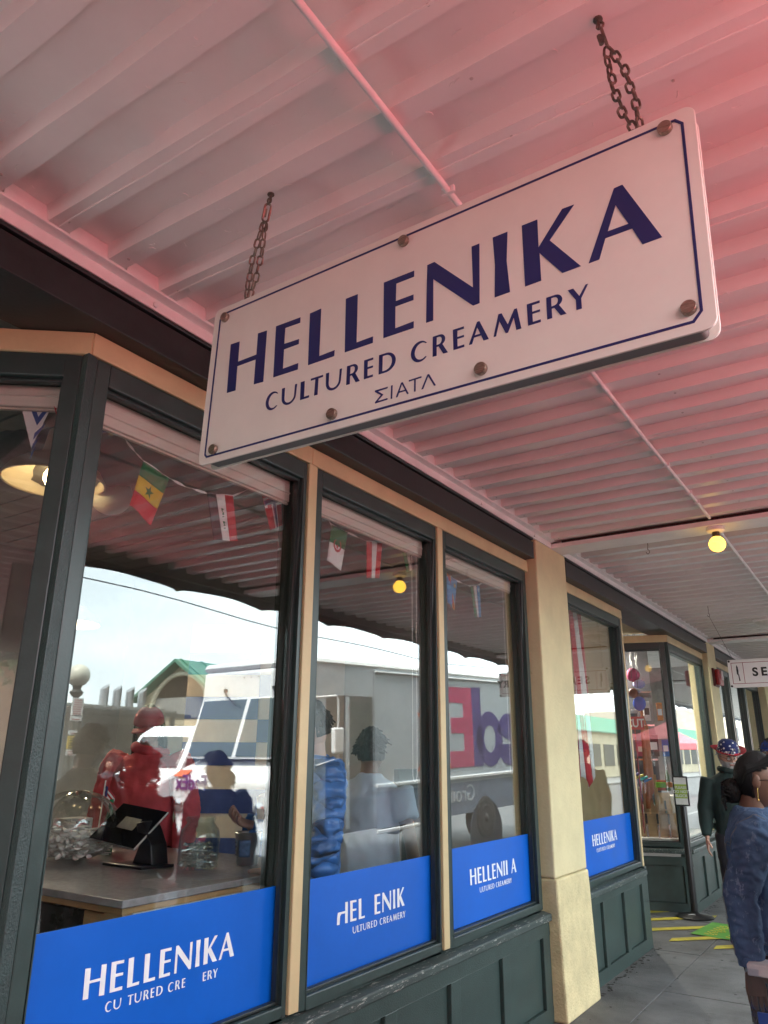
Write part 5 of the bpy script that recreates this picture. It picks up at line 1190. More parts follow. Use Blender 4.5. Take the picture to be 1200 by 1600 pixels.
wf = MB().box(0, 1.4, -.06, .02, 0, 1.9).mesh('window', mat('far_window', (.05, .06, .07), .1))
for i in range(7):
    for k in range(4):
        o = bpy.data.objects.new('window', wf); COL.objects.link(o); o.parent = blk; o.location = (-2+3*i-8, -6.0, 1.2+3.0*k)
blk2 = thing('brick_block', 'brick building behind the walkway at the low end of the street', 'building', (6, -34, 0))
part('wall', MB().box(-4, 22, -42, -34, 0, 14), br, blk2)
for i in range(8):
    for k in range(4):
        o = bpy.data.objects.new('window', wf); COL.objects.link(o); o.parent = blk2; o.location = (-8.6+3*i, .04, 1.2+3.1*k)
# board hanging behind the camera, seen in the angled pane
hb = thing('hanging_sign', 'grey hanging board with dark letters seen mirrored in the angled pane', 'sign', (-.95, -1.5, 2.6))
part('board', MB().box(-1.5, -.2, -1.53, -1.5, 2.25, 2.85), mat('board_grey', (.45, .44, .42), .5), hb)
for tx, z in (('K', 2.60), ('Y', 2.36)): block_text('lettering', tx, .2, (-.32, -1.4995, z), (-1, 0, 0), (0, 0, 1), navy, hb, bold=.004)
# ================================================================== PEOPLE
from mathutils import noise as mnoise
from mathutils.bvhtree import BVHTree
def cloth_mat(name, col, **k):
    a = dict(rough=.85, var=.10, scale=9, bump=.25, bscale=220); a.update(k); return mat(name, col, **a)
denim = cloth_mat('denim', (.115, .205, .36), var=.30, scale=7, bump=.6, bscale=420, col2=(.040, .078, .16), wear=(.20, .29, .43), wear_amt=.57, wear_scale=24, stretch=(1, 1, .6))
def fuse(name, mb, mats, voxel=.011, smooth=3, fold=0.0, ff=9.0, stretch=(1, 1, .55), seed=0, keep_z=None):
    """one continuous skin out of overlapping closed shapes, with cloth folds along its normals"""
    me = mb.mesh(name+'_raw', mats[0]); ob = bpy.data.objects.new(name+'_raw', me); COL.objects.link(ob)
    r = ob.modifiers.new('r', 'REMESH'); r.mode = 'VOXEL'; r.voxel_size = voxel; r.use_smooth_shade = True
    q = ob.modifiers.new('s', 'SMOOTH'); q.iterations = smooth; q.factor = .5
    dg = bpy.context.evaluated_depsgraph_get(); dg.update()
    m2 = bpy.data.meshes.new_from_object(ob.evaluated_get(dg)); bpy.data.objects.remove(ob); bpy.data.meshes.remove(me); m2.name = name
    if fold:
        sv = Vector((seed*3.1, seed*1.7, seed*.9))
        for v in m2.vertices:
            p = Vector((v.co.x*stretch[0], v.co.y*stretch[1], v.co.z*stretch[2]))*ff+sv
            n1 = 1-abs(mnoise.noise(p))*2; n2 = mnoise.noise(p*2.3)
            v.co += v.normal*fold*(n1*.7+n2*.5-.3)
        m2.update()
    m2.materials.clear()
    for M in mats: m2.materials.append(M)
    m2.polygons.foreach_set('use_smooth', [True]*len(m2.polygons))
    return m2
def ell(mb, rings, n=20):
    """closed loft of horizontal-ish ellipses [(centre, rx, ry, tilt_x)]"""
    vs = []
    for c, rx, ry, *t in rings:
        tl = t[0] if t else 0
        for j in range(n):
            a = 2*PI*j/n; vs.append(Vector(c)+Vector((rx*math.cos(a), ry*math.sin(a)*math.cos(tl), ry*math.sin(a)*math.sin(tl))))
    k = len(rings)
    mb.add(vs, [(i*n+j, i*n+(j+1) % n, (i+1)*n+(j+1) % n, (i+1)*n+j) for i in range(k-1) for j in range(n)]+[tuple(range(n))[::-1], tuple((k-1)*n+j for j in range(n))])
def head_fn(q):
    x, y, z = q                       # +y is the face
    f = max(0, y)
    w = 1.0
    if z < 0: w = 1-.30*(-z)**1.3*(.55+.45*f)   # jaw
    x *= w
    if z < -.1: y *= 1-.20*(-z)*(1 if y < 0 else .25)
    if y > 0: y = y*(1-.10*abs(z)) if z > .2 else y
    nose = math.exp(-(x/.13)**2-((z+.12)/.17)**2)*f
    brow = math.exp(-(x/.42)**2-((z-.16)/.09)**2)*f
    eye = (math.exp(-((abs(x)-.36)/.14)**2-((z-.03)/.10)**2))*f
    lip = math.exp(-(x/.22)**2-((z+.46)/.07)**2)*f; chin = math.exp(-(x/.25)**2-((z+.78)/.16)**2)*f
    y += .24*nose+.05*brow-.10*eye+.06*lip+.08*chin
    return Vector((x, y, z))
def make_hand(mb, wrist, d, palm, side, curl=.5, L=.18):
    """d = hand direction, palm = palm normal, side = direction of the thumb"""
    d, palm = Vector(d).normalized(), Vector(palm).normalized(); palm = (palm-d*palm.dot(d)).normalized(); s = Vector(side); s = (s-d*s.dot(d)-palm*s.dot(palm)).normalized()
    wst = Vector(wrist)
    ringsP = [(wst-d*.02, .024, .019), (wst+d*.02, .033, .016), (wst+d*.07, .040, .014), (wst+d*.095, .038, .012)]
    n = 12; vs = []
    for c, a_, b_ in ringsP: vs += [c+s*(a_*math.cos(2*PI*j/n))+palm*(b_*math.sin(2*PI*j/n)) for j in range(n)]
    mb.add(vs, [(i*n+j, i*n+(j+1) % n, (i+1)*n+(j+1) % n, (i+1)*n+j) for i in range(3) for j in range(n)]+[tuple(range(n))[::-1], tuple(3*n+j for j in range(n))])
    for k, (off, ln) in enumerate(((.029, .068), (.010, .076), (-.010, .070), (-.028, .055))):
        p = wst+d*.085+s*off; pts = [p]; a = curl*.35
        for seg in (.42, .32, .26):
            dd = d*math.cos(a)+palm*math.sin(a); p = p+dd*ln*seg; pts.append(p); a += curl*.75
        mb.tube(pts, [.0090, .0088, .0078, .0058], 8)
    t0 = wst+d*.025+s*.026; t1 = t0+(d*.6+s*.7+palm*.35).normalized()*.035; t2 = t1+(d*.85+s*.15+palm*.45).normalized()*.032; t3 = t2+(d*.9-s*.1+palm*.4).normalized()*.024
    mb.tube([t0, t1, t2, t3], [.013, .011, .0095, .0065], 8)
def human(label, loc, facing, H=1.72, skin=(.42, .25, .17), top=None, legs=None, shoes=None, hair=None, hair_col=(.015, .011, .009), armL=None, armR=None, build=1.0, top_len=.86, lean=0.0, head_turn=0.0, head_nod=0.0, group=None, seed=1, fold=.006, beard=None, glasses=False, sleeves=1.0, voxel=.013, cat='person', shoe_col=(.03, .03, .03), stance=.0, sep=False):
    """facing in radians: 0 looks along +y, positive turns to the left (towards -x). Returns the top object and its clothes."""
    k = H/1.72
    sk = mat('skin_%d_%d' % (int(skin[0]*1000), int(skin[2]*1000)), skin, .55, var=.06, scale=12, bump=.05, bscale=300)
    B = build
    shL, shR = Vector((-.165*B, -.01, 1.405)), Vector((.165*B, -.01, 1.405))
    armL = armL or (Vector((-.235*B, -.03, 1.13)), Vector((-.245*B, .05, .89))); armR = armR or (Vector((.235*B, -.03, 1.13)), Vector((.245*B, .05, .89)))
    elL, wrL = map(Vector, armL); elR, wrR = map(Vector, armR)
    legsP = []
    for s, st in ((-1, stance), (1, -stance)):
        legsP.append([Vector((s*.092, 0, .90)), Vector((s*.10, .02+st*.5, .50)), Vector((s*.10, -.02+st, .085))])
    body = MB()
    # trunk, neck, legs, arms
    ell(body, [((0, 0, .84), .15*B, .10*B), ((0, 0, .95), .160*B, .115*B), ((0, .0, 1.10), .135*B, .10*B), ((0, .0, 1.25), .155*B, .112*B), ((0, -.01, 1.38), .165*B, .10), ((0, -.015, 1.45), .075, .07)])
    body.tube([(0, -.018, 1.42), (0, -.012, 1.50), (0, .005, 1.58)], [.062, .054, .052], 14)
    for lg in legsP: body.tube([lg[0], lg[0].lerp(lg[1], .5), lg[1], lg[1].lerp(lg[2], .4), lg[2]], [.085*B, .075*B, .056, .055, .038], 14)
    for sh, el, wr in ((shL, elL, wrL), (shR, elR, wrR)): body.tube([sh, sh.lerp(el, .5), el, el.lerp(wr, .35), wr], [.056, .046, .039, .040, .027], 12)
    bm_ = fuse('person', body, [sk], voxel=voxel+.002)
    # head, hands and feet joined into the same mesh
    ex = MB()
    M4 = Matrix.Rotation(head_turn, 4, 'Z') @ Matrix.Rotation(-head_nod, 4, 'X')
    hc = Vector((0, .022, 1.605))
    hd = MB(); hd.sphere((0, 0, 0), 1, 36, 26, (.074, .096, .118), head_fn)
    for s in (-1, 1):
        hd.sphere((s*.074, -.012, -.004), .031, 10, 8, (.32, .62, 1.05))
        hd.cur = 1; hd.sphere((s*.0275, .083, .004), .0125, 12, 8); hd.cur = 2; hd.sphere((s*.0275, .0915, .004), .0062, 10, 6); hd.tube([(s*.012, .097, .022), (s*.03, .097, .027), (s*.047, .084, .021)], [.003, .0042, .0022], 6); hd.cur = 0
    hd.cur = 3; hd.tube([(-.024, .089, -.0535), (-.010, .099, -.051), (0, .100, -.0525), (.010, .099, -.051), (.024, .089, -.0535)], [.002, .0052, .0055, .0052, .002], 8); hd.cur = 0
    for v, f, mi, sm in ((hd.v, hd.f, hd.mi, hd.smf),):
        b = len(ex.v); ex.v += [tuple(M4 @ Vector(p)+hc) for p in v]; ex.f += [tuple(b+i for i in q) for q in f]; ex.mi += mi; ex.smf += sm
    for el, wr, sx_ in ((elL, wrL, -1), (elR, wrR, 1)):
        d = (wr-el).normalized(); palm = Vector((-sx_, .1, 0)) if abs(d.z) > .6 else Vector((-sx_*.5, 0, .8)); make_hand(ex, wr+d*.008, d, palm, Vector((0, 1, .2)) if abs(d.z) > .6 else Vector((-sx_*.2, .2, 1)), curl=.75 if abs(d.z) < .6 else .42)
    me2 = ex.mesh('tmp', [sk, mat('eye_white', (.7, .68, .65), .3), mat('eye_dark', (.02, .014, .01), .3), mat('lips_%d' % int(skin[0]*1000), (skin[0]*.85, skin[1]*.55, skin[2]*.55), .5)])
    bmx = bmesh.new(); bmx.from_mesh(bm_); bmx.from_mesh(me2); bmx.to_mesh(bm_); bmx.free(); bpy.data.meshes.remove(me2)
    for M in (mat('eye_white', ()), mat('eye_dark', ()), MATS['lips_%d' % int(skin[0]*1000)]): bm_.materials.append(M)
    root = link('person', bm_); tag(root, label, cat, group)
    root.location = loc; root.rotation_euler = (-lean, 0, facing); root.scale = (k, k, k)
    def child(nm, me): return link(nm, me, root, False)
    out = {'root': root, 'head': hc, 'M4': M4}
    # trousers
    if legs:
        mb = MB(); ell(mb, [((0, 0, .83), .155*B, .108*B), ((0, 0, .94), .166*B, .122*B), ((0, 0, 1.03), .150*B, .113*B)])
        for lg in legsP:
            mb.tube([lg[0]+Vector((0, 0, .02)), lg[0].lerp(lg[1], .5), lg[1], lg[1].lerp(lg[2], .5), lg[2]+Vector((0, 0, .015))], [.100*B, .090*B, .074*B, .070*B, .066*B], 16)
        out['legs'] = child('trousers', fuse('trousers', mb, [legs], voxel, 3, fold*.9, 10, (1, 1, 1.3), seed+.5))
    sh_ = MB()
    for lg in legsP:
        a = lg[2]
        sh_.sphere((a.x, a.y+.065, .045), .05, 14, 10, (.86, 2.45, .9), lambda q: Vector((q.x*(1-.12*max(0, -q.y)), q.y, max(q.z, -.85)*(1-.35*max(0, q.y)))))
        sh_.sphere((a.x, a.y, .085), .05, 12, 8, (.85, 1, 1))
    out['shoes'] = child('shoes', fuse('shoes', sh_, [mat('shoe_%d' % int(shoe_col[0]*1000), shoe_col, .5)], voxel*.8, 2))
    # top garment
    if top:
        mb = MB()
        z0 = top_len
        ell(mb, [((0, 0, z0), .172*B, .128*B), ((0, 0, z0+.08), .172*B, .128*B), ((0, 0, 1.10), .158*B, .122*B), ((0, .0, 1.25), .175*B, .130*B), ((0, -.01, 1.36), .182*B, .122*B), ((0, -.015, 1.42), .150*B, .098), ((0, -.016, 1.463), .085, .080), ((0, -.014, 1.485), .070, .070)])
        mbs = []
        for sh, el, wr in ((shL, elL, wrL), (shR, elR, wrR)):
            if sep:
                sm_ = MB(); ax_ = (el-sh).normalized(); sm_.tube([sh-ax_*.03+Vector((-.02 if sh.x > 0 else .02, 0, .01)), sh+ax_*.04, sh.lerp(el, .5), el, el.lerp(wr, .5), wr-(wr-el).normalized()*.012], [.070*B, .083*B, .073*B, .065*B, .059*B, .050], 20); mbs.append(sm_)
            elif sleeves >= .9: mb.tube([sh, sh.lerp(el, .5), el, el.lerp(wr, .5), wr-(wr-el).normalized()*.012], [.078*B, .069*B, .062*B, .056*B, .045], 16)
            else: mb.tube([sh, sh.lerp(el, .5), sh.lerp(el, sleeves)], [.078*B, .070*B, .068*B], 16)
        out['top'] = child('jacket' if sleeves >= .9 else 'shirt', fuse('top', mb, [top], voxel*.85, 3, fold, 9, (1, 1, .7), seed))
        for i_, sm_ in enumerate(mbs):
            so = child('sleeve', fuse('sleeve', sm_, [top], voxel*.7, 2, fold*.85, 17, (1, 1, 1.5), seed+3+i_)); out['sleeve%d' % i_] = so
    # hair
    hm = mat('hair_%d' % int(hair_col[0]*1000), hair_col, .5, spec=.25, var=.35, scale=30, bump=.8, bscale=60, stretch=(6, 6, .6))
    def shell(fn_keep, gr=1.10, jit=.0, dz=.006):
        mb = MB(); n, m_ = 48, 32; P = {}
        for i in range(m_+1):
            for j in range(n):
                th, ph = PI*i/m_, 2*PI*j/n; q = Vector((math.sin(th)*math.cos(ph), math.sin(th)*math.sin(ph), math.cos(th)))
                g = gr-(gr-1.025)*max(0, q.y)+jit*mnoise.noise(q*5+Vector((seed, 0, 0)))
                h = head_fn(q)
                P[i, j] = (q, Vector((h.x*.074*g, (h.y if q.y < .2 else q.y)*.096*g, h.z*.118*g+dz)))
        vs = []; fs = []
        for i in range(m_):
            for j in range(n):
                c = (P[i, j][0]+P[i+1, (j+1) % n][0])/2
                if fn_keep(c):
                    b = len(vs); vs += [P[i, j][1], P[i+1, j][1], P[i+1, (j+1) % n][1], P[i, (j+1) % n][1]]; fs.append((b, b+1, b+2, b+3))
        mb.sm = True; mb.add([tuple(M4 @ v+hc) for v in vs], fs)
        return mb
    def strands(mb, n, fn):
        for i in range(n): mb.tube([tuple(M4 @ Vector(p)+hc) for p in fn(i)], rnd.uniform(.0018, .0034), 5)
    if hair == 'short':
        mb = shell(lambda q: q.z > .38 or (q.y < -.05 and q.z > -.42) or (abs(q.x) > .75 and q.z > .05 and q.y < .25), 1.17, .12)
        def st(i):
            for _ in range(30):
                q = Vector((rnd.gauss(0, 1), rnd.gauss(0, 1)-.35, abs(rnd.gauss(0, 1)))).normalized()
                if q.z > .36 or q.y < -.25: break
            o = Vector((q.x*.074, q.y*.096, q.z*.118))*1.17; fl = Vector((q.x*.012+rnd.uniform(-.012, .012), .02*q.z+rnd.uniform(-.01, .01), -.014+rnd.uniform(-.006, .01)))
            return [o*.98, o*1.05+fl*.5, o*1.06+fl*1.3]
        strands(mb, 240, st)
        out['hair'] = part('hair', mb, hm, root, world=False, solid=.004)
    elif hair in ('bun', 'long', 'curly'):
        keep = (lambda q: q.z > .26+.55*max(0, q.y) or (q.y < -.24 and q.z > -.72)) if hair == 'bun' else (lambda q: q.z > .45-.25*(q.y < .3) or (q.y < .12 and q.z > -.62) or (abs(q.x) > .7 and q.z > -.1 and q.y < .3))
        mb = shell(keep, (1.075 if hair == 'bun' else 1.12) if hair != 'curly' else 1.3, .03 if hair != 'curly' else .35)
        if hair == 'bun':
            q0 = Vector((0, -.112, -.055)); mb2 = MB(); mb2.sphere((0, 0, 0), .052, 18, 12, (1, .8, 1.05), lambda q: q*(1+.14*mnoise.noise(q*4)))
            b = len(mb.v); mb.v += [tuple(M4 @ (Vector(p)+q0)+hc) for p in mb2.v]; mb.f += [tuple(b+i for i in f) for f in mb2.f]; mb.mi += mb2.mi; mb.smf += mb2.smf
            def st(i):
                a = rnd.uniform(-1.5, 1.5); top_ = Vector((.082*math.sin(a)*.9, .075*math.cos(a*.6), .07+.055*math.cos(a)))
                mid = Vector((.084*math.sin(a), -.045, .05*math.cos(a)+.02)); return [top_*1.03, mid*1.10, q0+Vector((.03*math.sin(a), .03, .02*math.cos(a)))]
            strands(mb, 90, st)
            def lo(i): a = rnd.uniform(0, 2*PI); r = rnd.uniform(.03, .055); return [q0+Vector((r*math.cos(a), -.01, r*math.sin(a))), q0+Vector((r*.8*math.cos(a+.6), -.045, r*.8*math.sin(a+.6)-.01)), q0+Vector((r*1.2*math.cos(a+1.3), -.03, r*1.1*math.sin(a+1.3)-.03))]
            strands(mb, 60, lo)
        elif hair == 'long':
            def st(i):
                a = rnd.uniform(-1.25, 1.25); x = .086*math.sin(a); y = -.085*math.cos(a)
                l_ = rnd.uniform(.16, .30); return [(x*.8, y*.8+.02, .09), (x*1.08, y*1.1, .0), (x*1.25, y*1.25-.01, -l_*.6), (x*1.2+rnd.uniform(-.01, .01), y*1.2-.005, -l_)]
            for i in range(260): mb.tube([tuple(M4 @ Vector(p)+hc) for p in st(i)], rnd.uniform(.004, .008), 5)
        else:
            def st(i):
                a = rnd.uniform(-2.0, 2.0); z = rnd.uniform(-.16, .13); r = .105+rnd.uniform(0, .025); o = Vector((r*math.sin(a), -r*math.cos(a)*1.1, z)); rr = rnd.uniform(.01, .02)
                return [o+Vector((rr*math.cos(t), rr*math.sin(t), -.012*t/2)) for t in (0, 1.2, 2.4, 3.6, 4.8)]
            strands(mb, 200, st)
        out['hair'] = part('hair', mb, hm, root, world=False, solid=.004)
    if beard:
        mb = shell(lambda q: q.z < -.22 and q.y > -.1 and not (abs(q.x) < .26 and -.52 < q.z < -.36), 1.12, .12, -.004)
        part('beard', mb, mat('beard_grey', beard, .8, bump=.9, bscale=90), root, world=False, solid=.008)
    if glasses:
        mb = MB()
        for s in (-1, 1):
            mb.tube([tuple(M4 @ Vector((s*.031+.022*math.cos(a), .112-.006*abs(math.cos(a)), .003+.016*math.sin(a)))+hc) for a in [2*PI*i/14 for i in range(15)]], .0018, 5)
            mb.tube([tuple(M4 @ Vector(p)+hc) for p in ((s*.053, .106, .006), (s*.078, .04, .008), (s*.080, -.02, .002))], .0018, 5)
        part('glasses', mb, black_plastic, root, world=False)
    return out
def hx(out, p): return tuple(out['M4'] @ Vector(p)+out['head'])
def cap(out, M, brimM=None, nm='cap', brim=True):
    mb = MB(); mb.sm = True
    vs = []; n = 28
    for i in range(9):
        th = (PI*.52)*i/8
        for j in range(n):
            a = 2*PI*j/n; vs.append(hx(out, (.088*math.sin(th)*math.cos(a), .108*math.sin(th)*math.sin(a)+.002, .036+.098*math.cos(th))))
    mb.add(vs, [(i*n+j, i*n+(j+1) % n, (i+1)*n+(j+1) % n, (i+1)*n+j) for i in range(8) for j in range(n)])
    c = part(nm, mb, M, out['root'], world=False, solid=.004)
    if brim:
        b = MB().grid(13, 5, lambda u, v: hx(out, ((.080+.0*v)*math.sin((u-.5)*2.5), .075+.03*math.cos((u-.5)*2.5)+.075*v*math.cos((u-.5)*2.1), .032-.012*v-.02*abs(u-.5)*2)))
        part('visor', b, brimM or M, c, world=False, solid=.004)
    return c
def seam_on(ob, pts, M, nm='stitching', r=.0013, off=.0012, n=26):
    me = ob.data; bvh = BVHTree.FromPolygons([v.co for v in me.vertices], [p.vertices for p in me.polygons])
    P = [Vector(p) for p in pts]; out = []
    tot = len(P)-1
    for i in range(n+1):
        t = i/n*tot; a = min(int(t), tot-1); q = P[a].lerp(P[a+1], t-a)
        loc, nr, idx, d = bvh.find_nearest(q)
        out.append(loc+nr*off)
    return part(nm, MB().tube(out, r, 5), M, ob, world=False)

# ---- woman in the denim jacket (close, at the right edge)
dw_ = human('woman in blue denim jacket with dark hair in a low bun at the right edge', (-.648, 3.80, 0), math.radians(-78), 1.62, skin=(.19, .095, .058), top=denim, legs=cloth_mat('patterned_trousers', (.045, .028, .035), var=.5, scale=26, col2=(.010, .012, .03)), hair='bun', hair_col=(.012, .009, .008),
            armR=((.275, -.10, 1.145), (.285, -.075, .885)), top_len=.93, seed=3, fold=.013, voxel=.0095, glasses=True, build=1.04, head_nod=.02, lean=.055, sep=True)
jk = dw_['top']; sv = dw_['sleeve1']
thr = mat('stitch_thread', (.26, .27, .30), .8)
seamd = mat('denim_seam', (.022, .038, .085), .9)
for off in (0, .009):
    seam_on(sv, [(.165, -.16+off, 1.30), (.20, -.14+off, 1.36), (.215, -.02+off, 1.47), (.20, .10-off, 1.38), (.165, .16-off, 1.29)], thr, off=.0016)
    seam_on(sv, [(.19, -.2, 1.30), (.28, -.24, 1.20), (.30, -.24, 1.10), (.30, -.20, .98), (.29, -.17, .90)], thr if off else seamd, r=.0016)
    seam_on(jk, [(-.1, -.3, 1.335-off), (.0, -.3, 1.33-off), (.12, -.3, 1.335-off), (.20, -.2, 1.33-off)], thr)
    seam_on(jk, [(.09-off, -.3, 1.33), (.10-off, -.3, 1.15), (.115-off, -.3, .97)], thr)
    seam_on(jk, [(.30, .20, 1.30-off), (.16, .3, 1.30-off), (.05, .3, 1.30-off)], thr)
def band_ring(c, rx, ry, h, M, nm, par, ax=(0, 0, 1), n=36):
    ax = Vector(ax).normalized(); a = Vector((1, 0, 0)); a = (a-ax*a.dot(ax)).normalized(); b = ax.cross(a); c = Vector(c); mb = MB(); mb.sm = True
    vs = []
    for hh, g in ((-h/2, .965), (-h/2, 1), (-h*.42, 1.012), (h*.42, 1.012), (h/2, 1.0), (h/2, .965)):
        vs += [c+ax*hh+(a*rx*math.cos(2*PI*j/n)+b*ry*math.sin(2*PI*j/n))*(g+.012*math.sin(5*2*PI*j/n+hh*20)) for j in range(n)]
    mb.add(vs, [(i*n+j, i*n+(j+1) % n, (i+1)*n+(j+1) % n, (i+1)*n+j) for i in range(5) for j in range(n)])
    return part(nm, mb, M, par, world=False, solid=.003)
band_ring((0, 0, .935), .187, .142, .045, denim, 'hem_band', jk)
for z in (.915, .955): part('stitching', MB().tube([(.192*math.cos(2*PI*i/48), .1465*math.sin(2*PI*i/48), z) for i in range(49)], .0011, 5), thr, jk, world=False)
wdir = Vector((.285, -.075, .885))-Vector((.275, -.10, 1.145))
band_ring(Vector((.285, -.075, .885))-wdir.normalized()*.032, .050, .049, .055, denim, 'cuff', jk, wdir)
# collar
col = MB()
def colf(u, v):
    a = -PI*.5+2*PI*(u-.5)*.86
    r = .074+.030*v; z = 1.462-.050*v*v+.020*math.sin(PI*min(1, v*1.2))-.016*math.cos(a+PI/2)
    return (r*1.05*math.cos(a), -.012+r*math.sin(a)*1.05, z)
part('collar', col.grid(40, 8, colf), denim, jk, world=False, solid=.005)
part('stitching', MB().tube([tuple(Vector(colf(u/40, .93))+Vector((0, 0, .004))) for u in range(41)], .0011, 5), thr, jk, world=False)
ptf = MB().grid(10, 6, lambda u, v: (.055+.10*u, .1335-.028*u*u+.004, 1.30-.045*v-(.018*(1-abs(2*u-1)))*v))
part('pocket_flap', ptf, denim, jk, world=False, solid=.004)
part('button', MB().lathe([(.007, 0), (.006, .003), (.001, .0035)], 12, (.105, .135, 1.262), (.15, 1, 0)), mat('brass_button', (.4, .26, .12), .35, metal=.8), jk, world=False)
part('earring', MB().tube([(.081, .012, 1.575), (.083, .012, 1.56), (.083, .012, 1.525)], .0016, 5).sphere((.083, .012, 1.522), .005, 8, 6), mat('gold', (.75, .50, .15), .25, metal=1), dw_['root'], world=False)
# things she carries
bg_ = thing('shopping_bag', 'clear and bright blue stiff shopping bag hanging at the denim woman\'s side', 'bag', (-.47, 3.46, .58))
part('clear_side', MB().hexa([(-.150, -.02, -.30), (.10, .0, -.30), (.10, .10, -.30), (-.150, .08, -.30), (-.155, -.03, .27), (.12, .0, .27), (.12, .10, .27), (-.155, .07, .27)]), glass_mat('clear_plastic', (.80, .86, .92), gain=2.0, rough=.05), bg_, world=False)
part('blue_panel', MB().box(-.140, .09, .012, .022, -.29, .12), decal_blue, bg_, world=False, bevel=.003)
part('white_rim', MB().box(-.150, .12, -.025, .09, .245, .285), mat('rim_white', (.7, .7, .7), .4), bg_, world=False, bevel=.005)
btl = thing('water_bottle', 'grey green water bottle beside the clear blue shopping bag', 'bottle', (-.60, 3.50, .38))
part('body', MB().lathe([(.034, 0), (.037, .01), (.037, .19), (.028, .215), (.022, .225)], 22), mat('bottle_sage', (.10, .16, .14), .45), btl, world=False)
part('lid', MB().lathe([(.027, .226), (.029, .232), (.029, .265), (.02, .272)], 20), mat('bottle_lid', (.03, .035, .035), .5), btl, world=False)
part('loop', MB().tube([(.02*math.cos(a), 0, .27+.03*math.sin(a)) for a in [PI*i/8 for i in range(9)]], .004, 6), MATS['bottle_lid'], btl, world=False)

# ---- man in the stars hat
hm_ = human('grey bearded man in a stars and stripes brimmed hat and dark green hoodie', (-1.39, 8.1, 0), math.radians(-165), 1.735, skin=(.50, .28, .20), top=cloth_mat('hoodie_green', (.014, .030, .026), var=.2), legs=cloth_mat('dark_trousers', (.02, .02, .025)), hair='short', hair_col=(.35, .34, .32), beard=(.42, .40, .37), glasses=True, voxel=.016, seed=5, head_nod=.28, head_turn=.25, build=1.1)
hat = MB(); hat.sm = True; n = 36; vs = []
prof_h = [(.02, .155), (.055, .150), (.080, .128), (.088, .085), (.092, .052), (.098, .046), (.128, .050), (.150, .062), (.152, .060), (.128, .046), (.094, .040)]
for r, z in prof_h: vs += [hx(hm_, (r*math.cos(2*PI*j/n), r*1.18*math.sin(2*PI*j/n), z+(.022*abs(math.cos(2*PI*j/n))**2*(r > .11)))) for j in range(n)]
hat.add(vs, [(i*n+j, i*n+(j+1) % n, (i+1)*n+(j+1) % n, (i+1)*n+j) for i in range(len(prof_h)-1) for j in range(n)]+[tuple(range(n))])
for i, f in enumerate(hat.f[:-1]):
    if i//n >= 4: hat.mi[i] = 1
ho = part('hat', hat, [mat('hat_navy', (.012, .022, .11), .8), mat('hat_red', (.50, .02, .035), .8)], hm_['root'], world=False)
stm = MB()
for zz, rr, m0 in ((.066, .0945, 9), (.095, .0895, 8), (.122, .084, 7), (.143, .062, 5)):
    for j in range(m0):
        a = 2*PI*(j+(.5 if m0 % 2 else 0))/m0; c = Vector((rr*math.cos(a), rr*1.18*math.sin(a), zz)); nn = Vector((math.cos(a), math.sin(a), .25)).normalized(); tx = nn.cross(Vector((0, 0, 1))).normalized(); ty = nn.cross(tx)
        stm.add([hx(hm_, c+nn*.004+(tx*math.sin(PI*i/5)+ty*math.cos(PI*i/5))*(.0125 if i % 2 == 0 else .0055)) for i in range(10)], [tuple(range(10))])
part('star', stm, fm('w'), ho, world=False)['kind'] = 'stuff'
hood = MB(); hood.tube([(.085*math.cos(a), -.02+.085*math.sin(a), 1.475+.018*math.cos(a)) for a in [2*PI*i/24 for i in range(25)]], .026, 10); part('hood', hood, MATS['hoodie_green'], hm_['top'], world=False)
block_text('chest_print', 'N', .13, (.02, .1455, 1.27), (-1, 0, 0), (0, -.1, 1), fm('w'), None, bold=.006)
_cp = bpy.data.objects['chest_print']; _cp.parent = hm_['top']

# ---- man in a blue cap farther back
bc = human('man in a bright blue cap behind the man with the starred hat', (-1.16, 9.30, 0), math.radians(175), 1.78, skin=(.45, .26, .19), top=cloth_mat('grey_coat', (.06, .06, .065)), legs=MATS['dark_trousers'], hair='short', hair_col=(.05, .04, .03), seed=6, voxel=.02)
cap(bc, mat('cap_blue', (.02, .055, .26), .7))

quilt = cloth_mat('quilted_blue', (.035, .17, .52), rough=.45, var=.25, scale=7, bump=.9, bscale=26, spec=.6)
def quilt_bump(M):
    n = M.node_tree.nodes; l = M.node_tree.links.new
    tcn = n.new('ShaderNodeTexCoord'); acc = None
    for rot in (.62, -.62):
        mpn = n.new('ShaderNodeMapping'); mpn.inputs['Rotation'].default_value = (0, rot, rot); l(tcn.outputs['Object'], mpn.inputs['Vector'])
        wv = n.new('ShaderNodeTexWave'); wv.wave_type = 'BANDS'; wv.bands_direction = 'Z'; wv.inputs['Scale'].default_value = 4.2; wv.inputs['Distortion'].default_value = .6; l(mpn.outputs[0], wv.inputs['Vector'])
        pw_n = n.new('ShaderNodeMath'); pw_n.operation = 'POWER'; pw_n.inputs[1].default_value = .35; l(wv.outputs['Fac'], pw_n.inputs[0])
        if acc is None: acc = pw_n.outputs[0]
        else:
            mn = n.new('ShaderNodeMath'); mn.operation = 'MULTIPLY'; l(acc, mn.inputs[0]); l(pw_n.outputs[0], mn.inputs[1]); acc = mn.outputs[0]
    bp = n.new('ShaderNodeBump'); bp.inputs['Strength'].default_value = .9; bp.inputs['Distance'].default_value = .03
    l(acc, bp.inputs['Height']); l(bp.outputs[0], n['Principled BSDF'].inputs['Normal'])
quilt_bump(quilt)
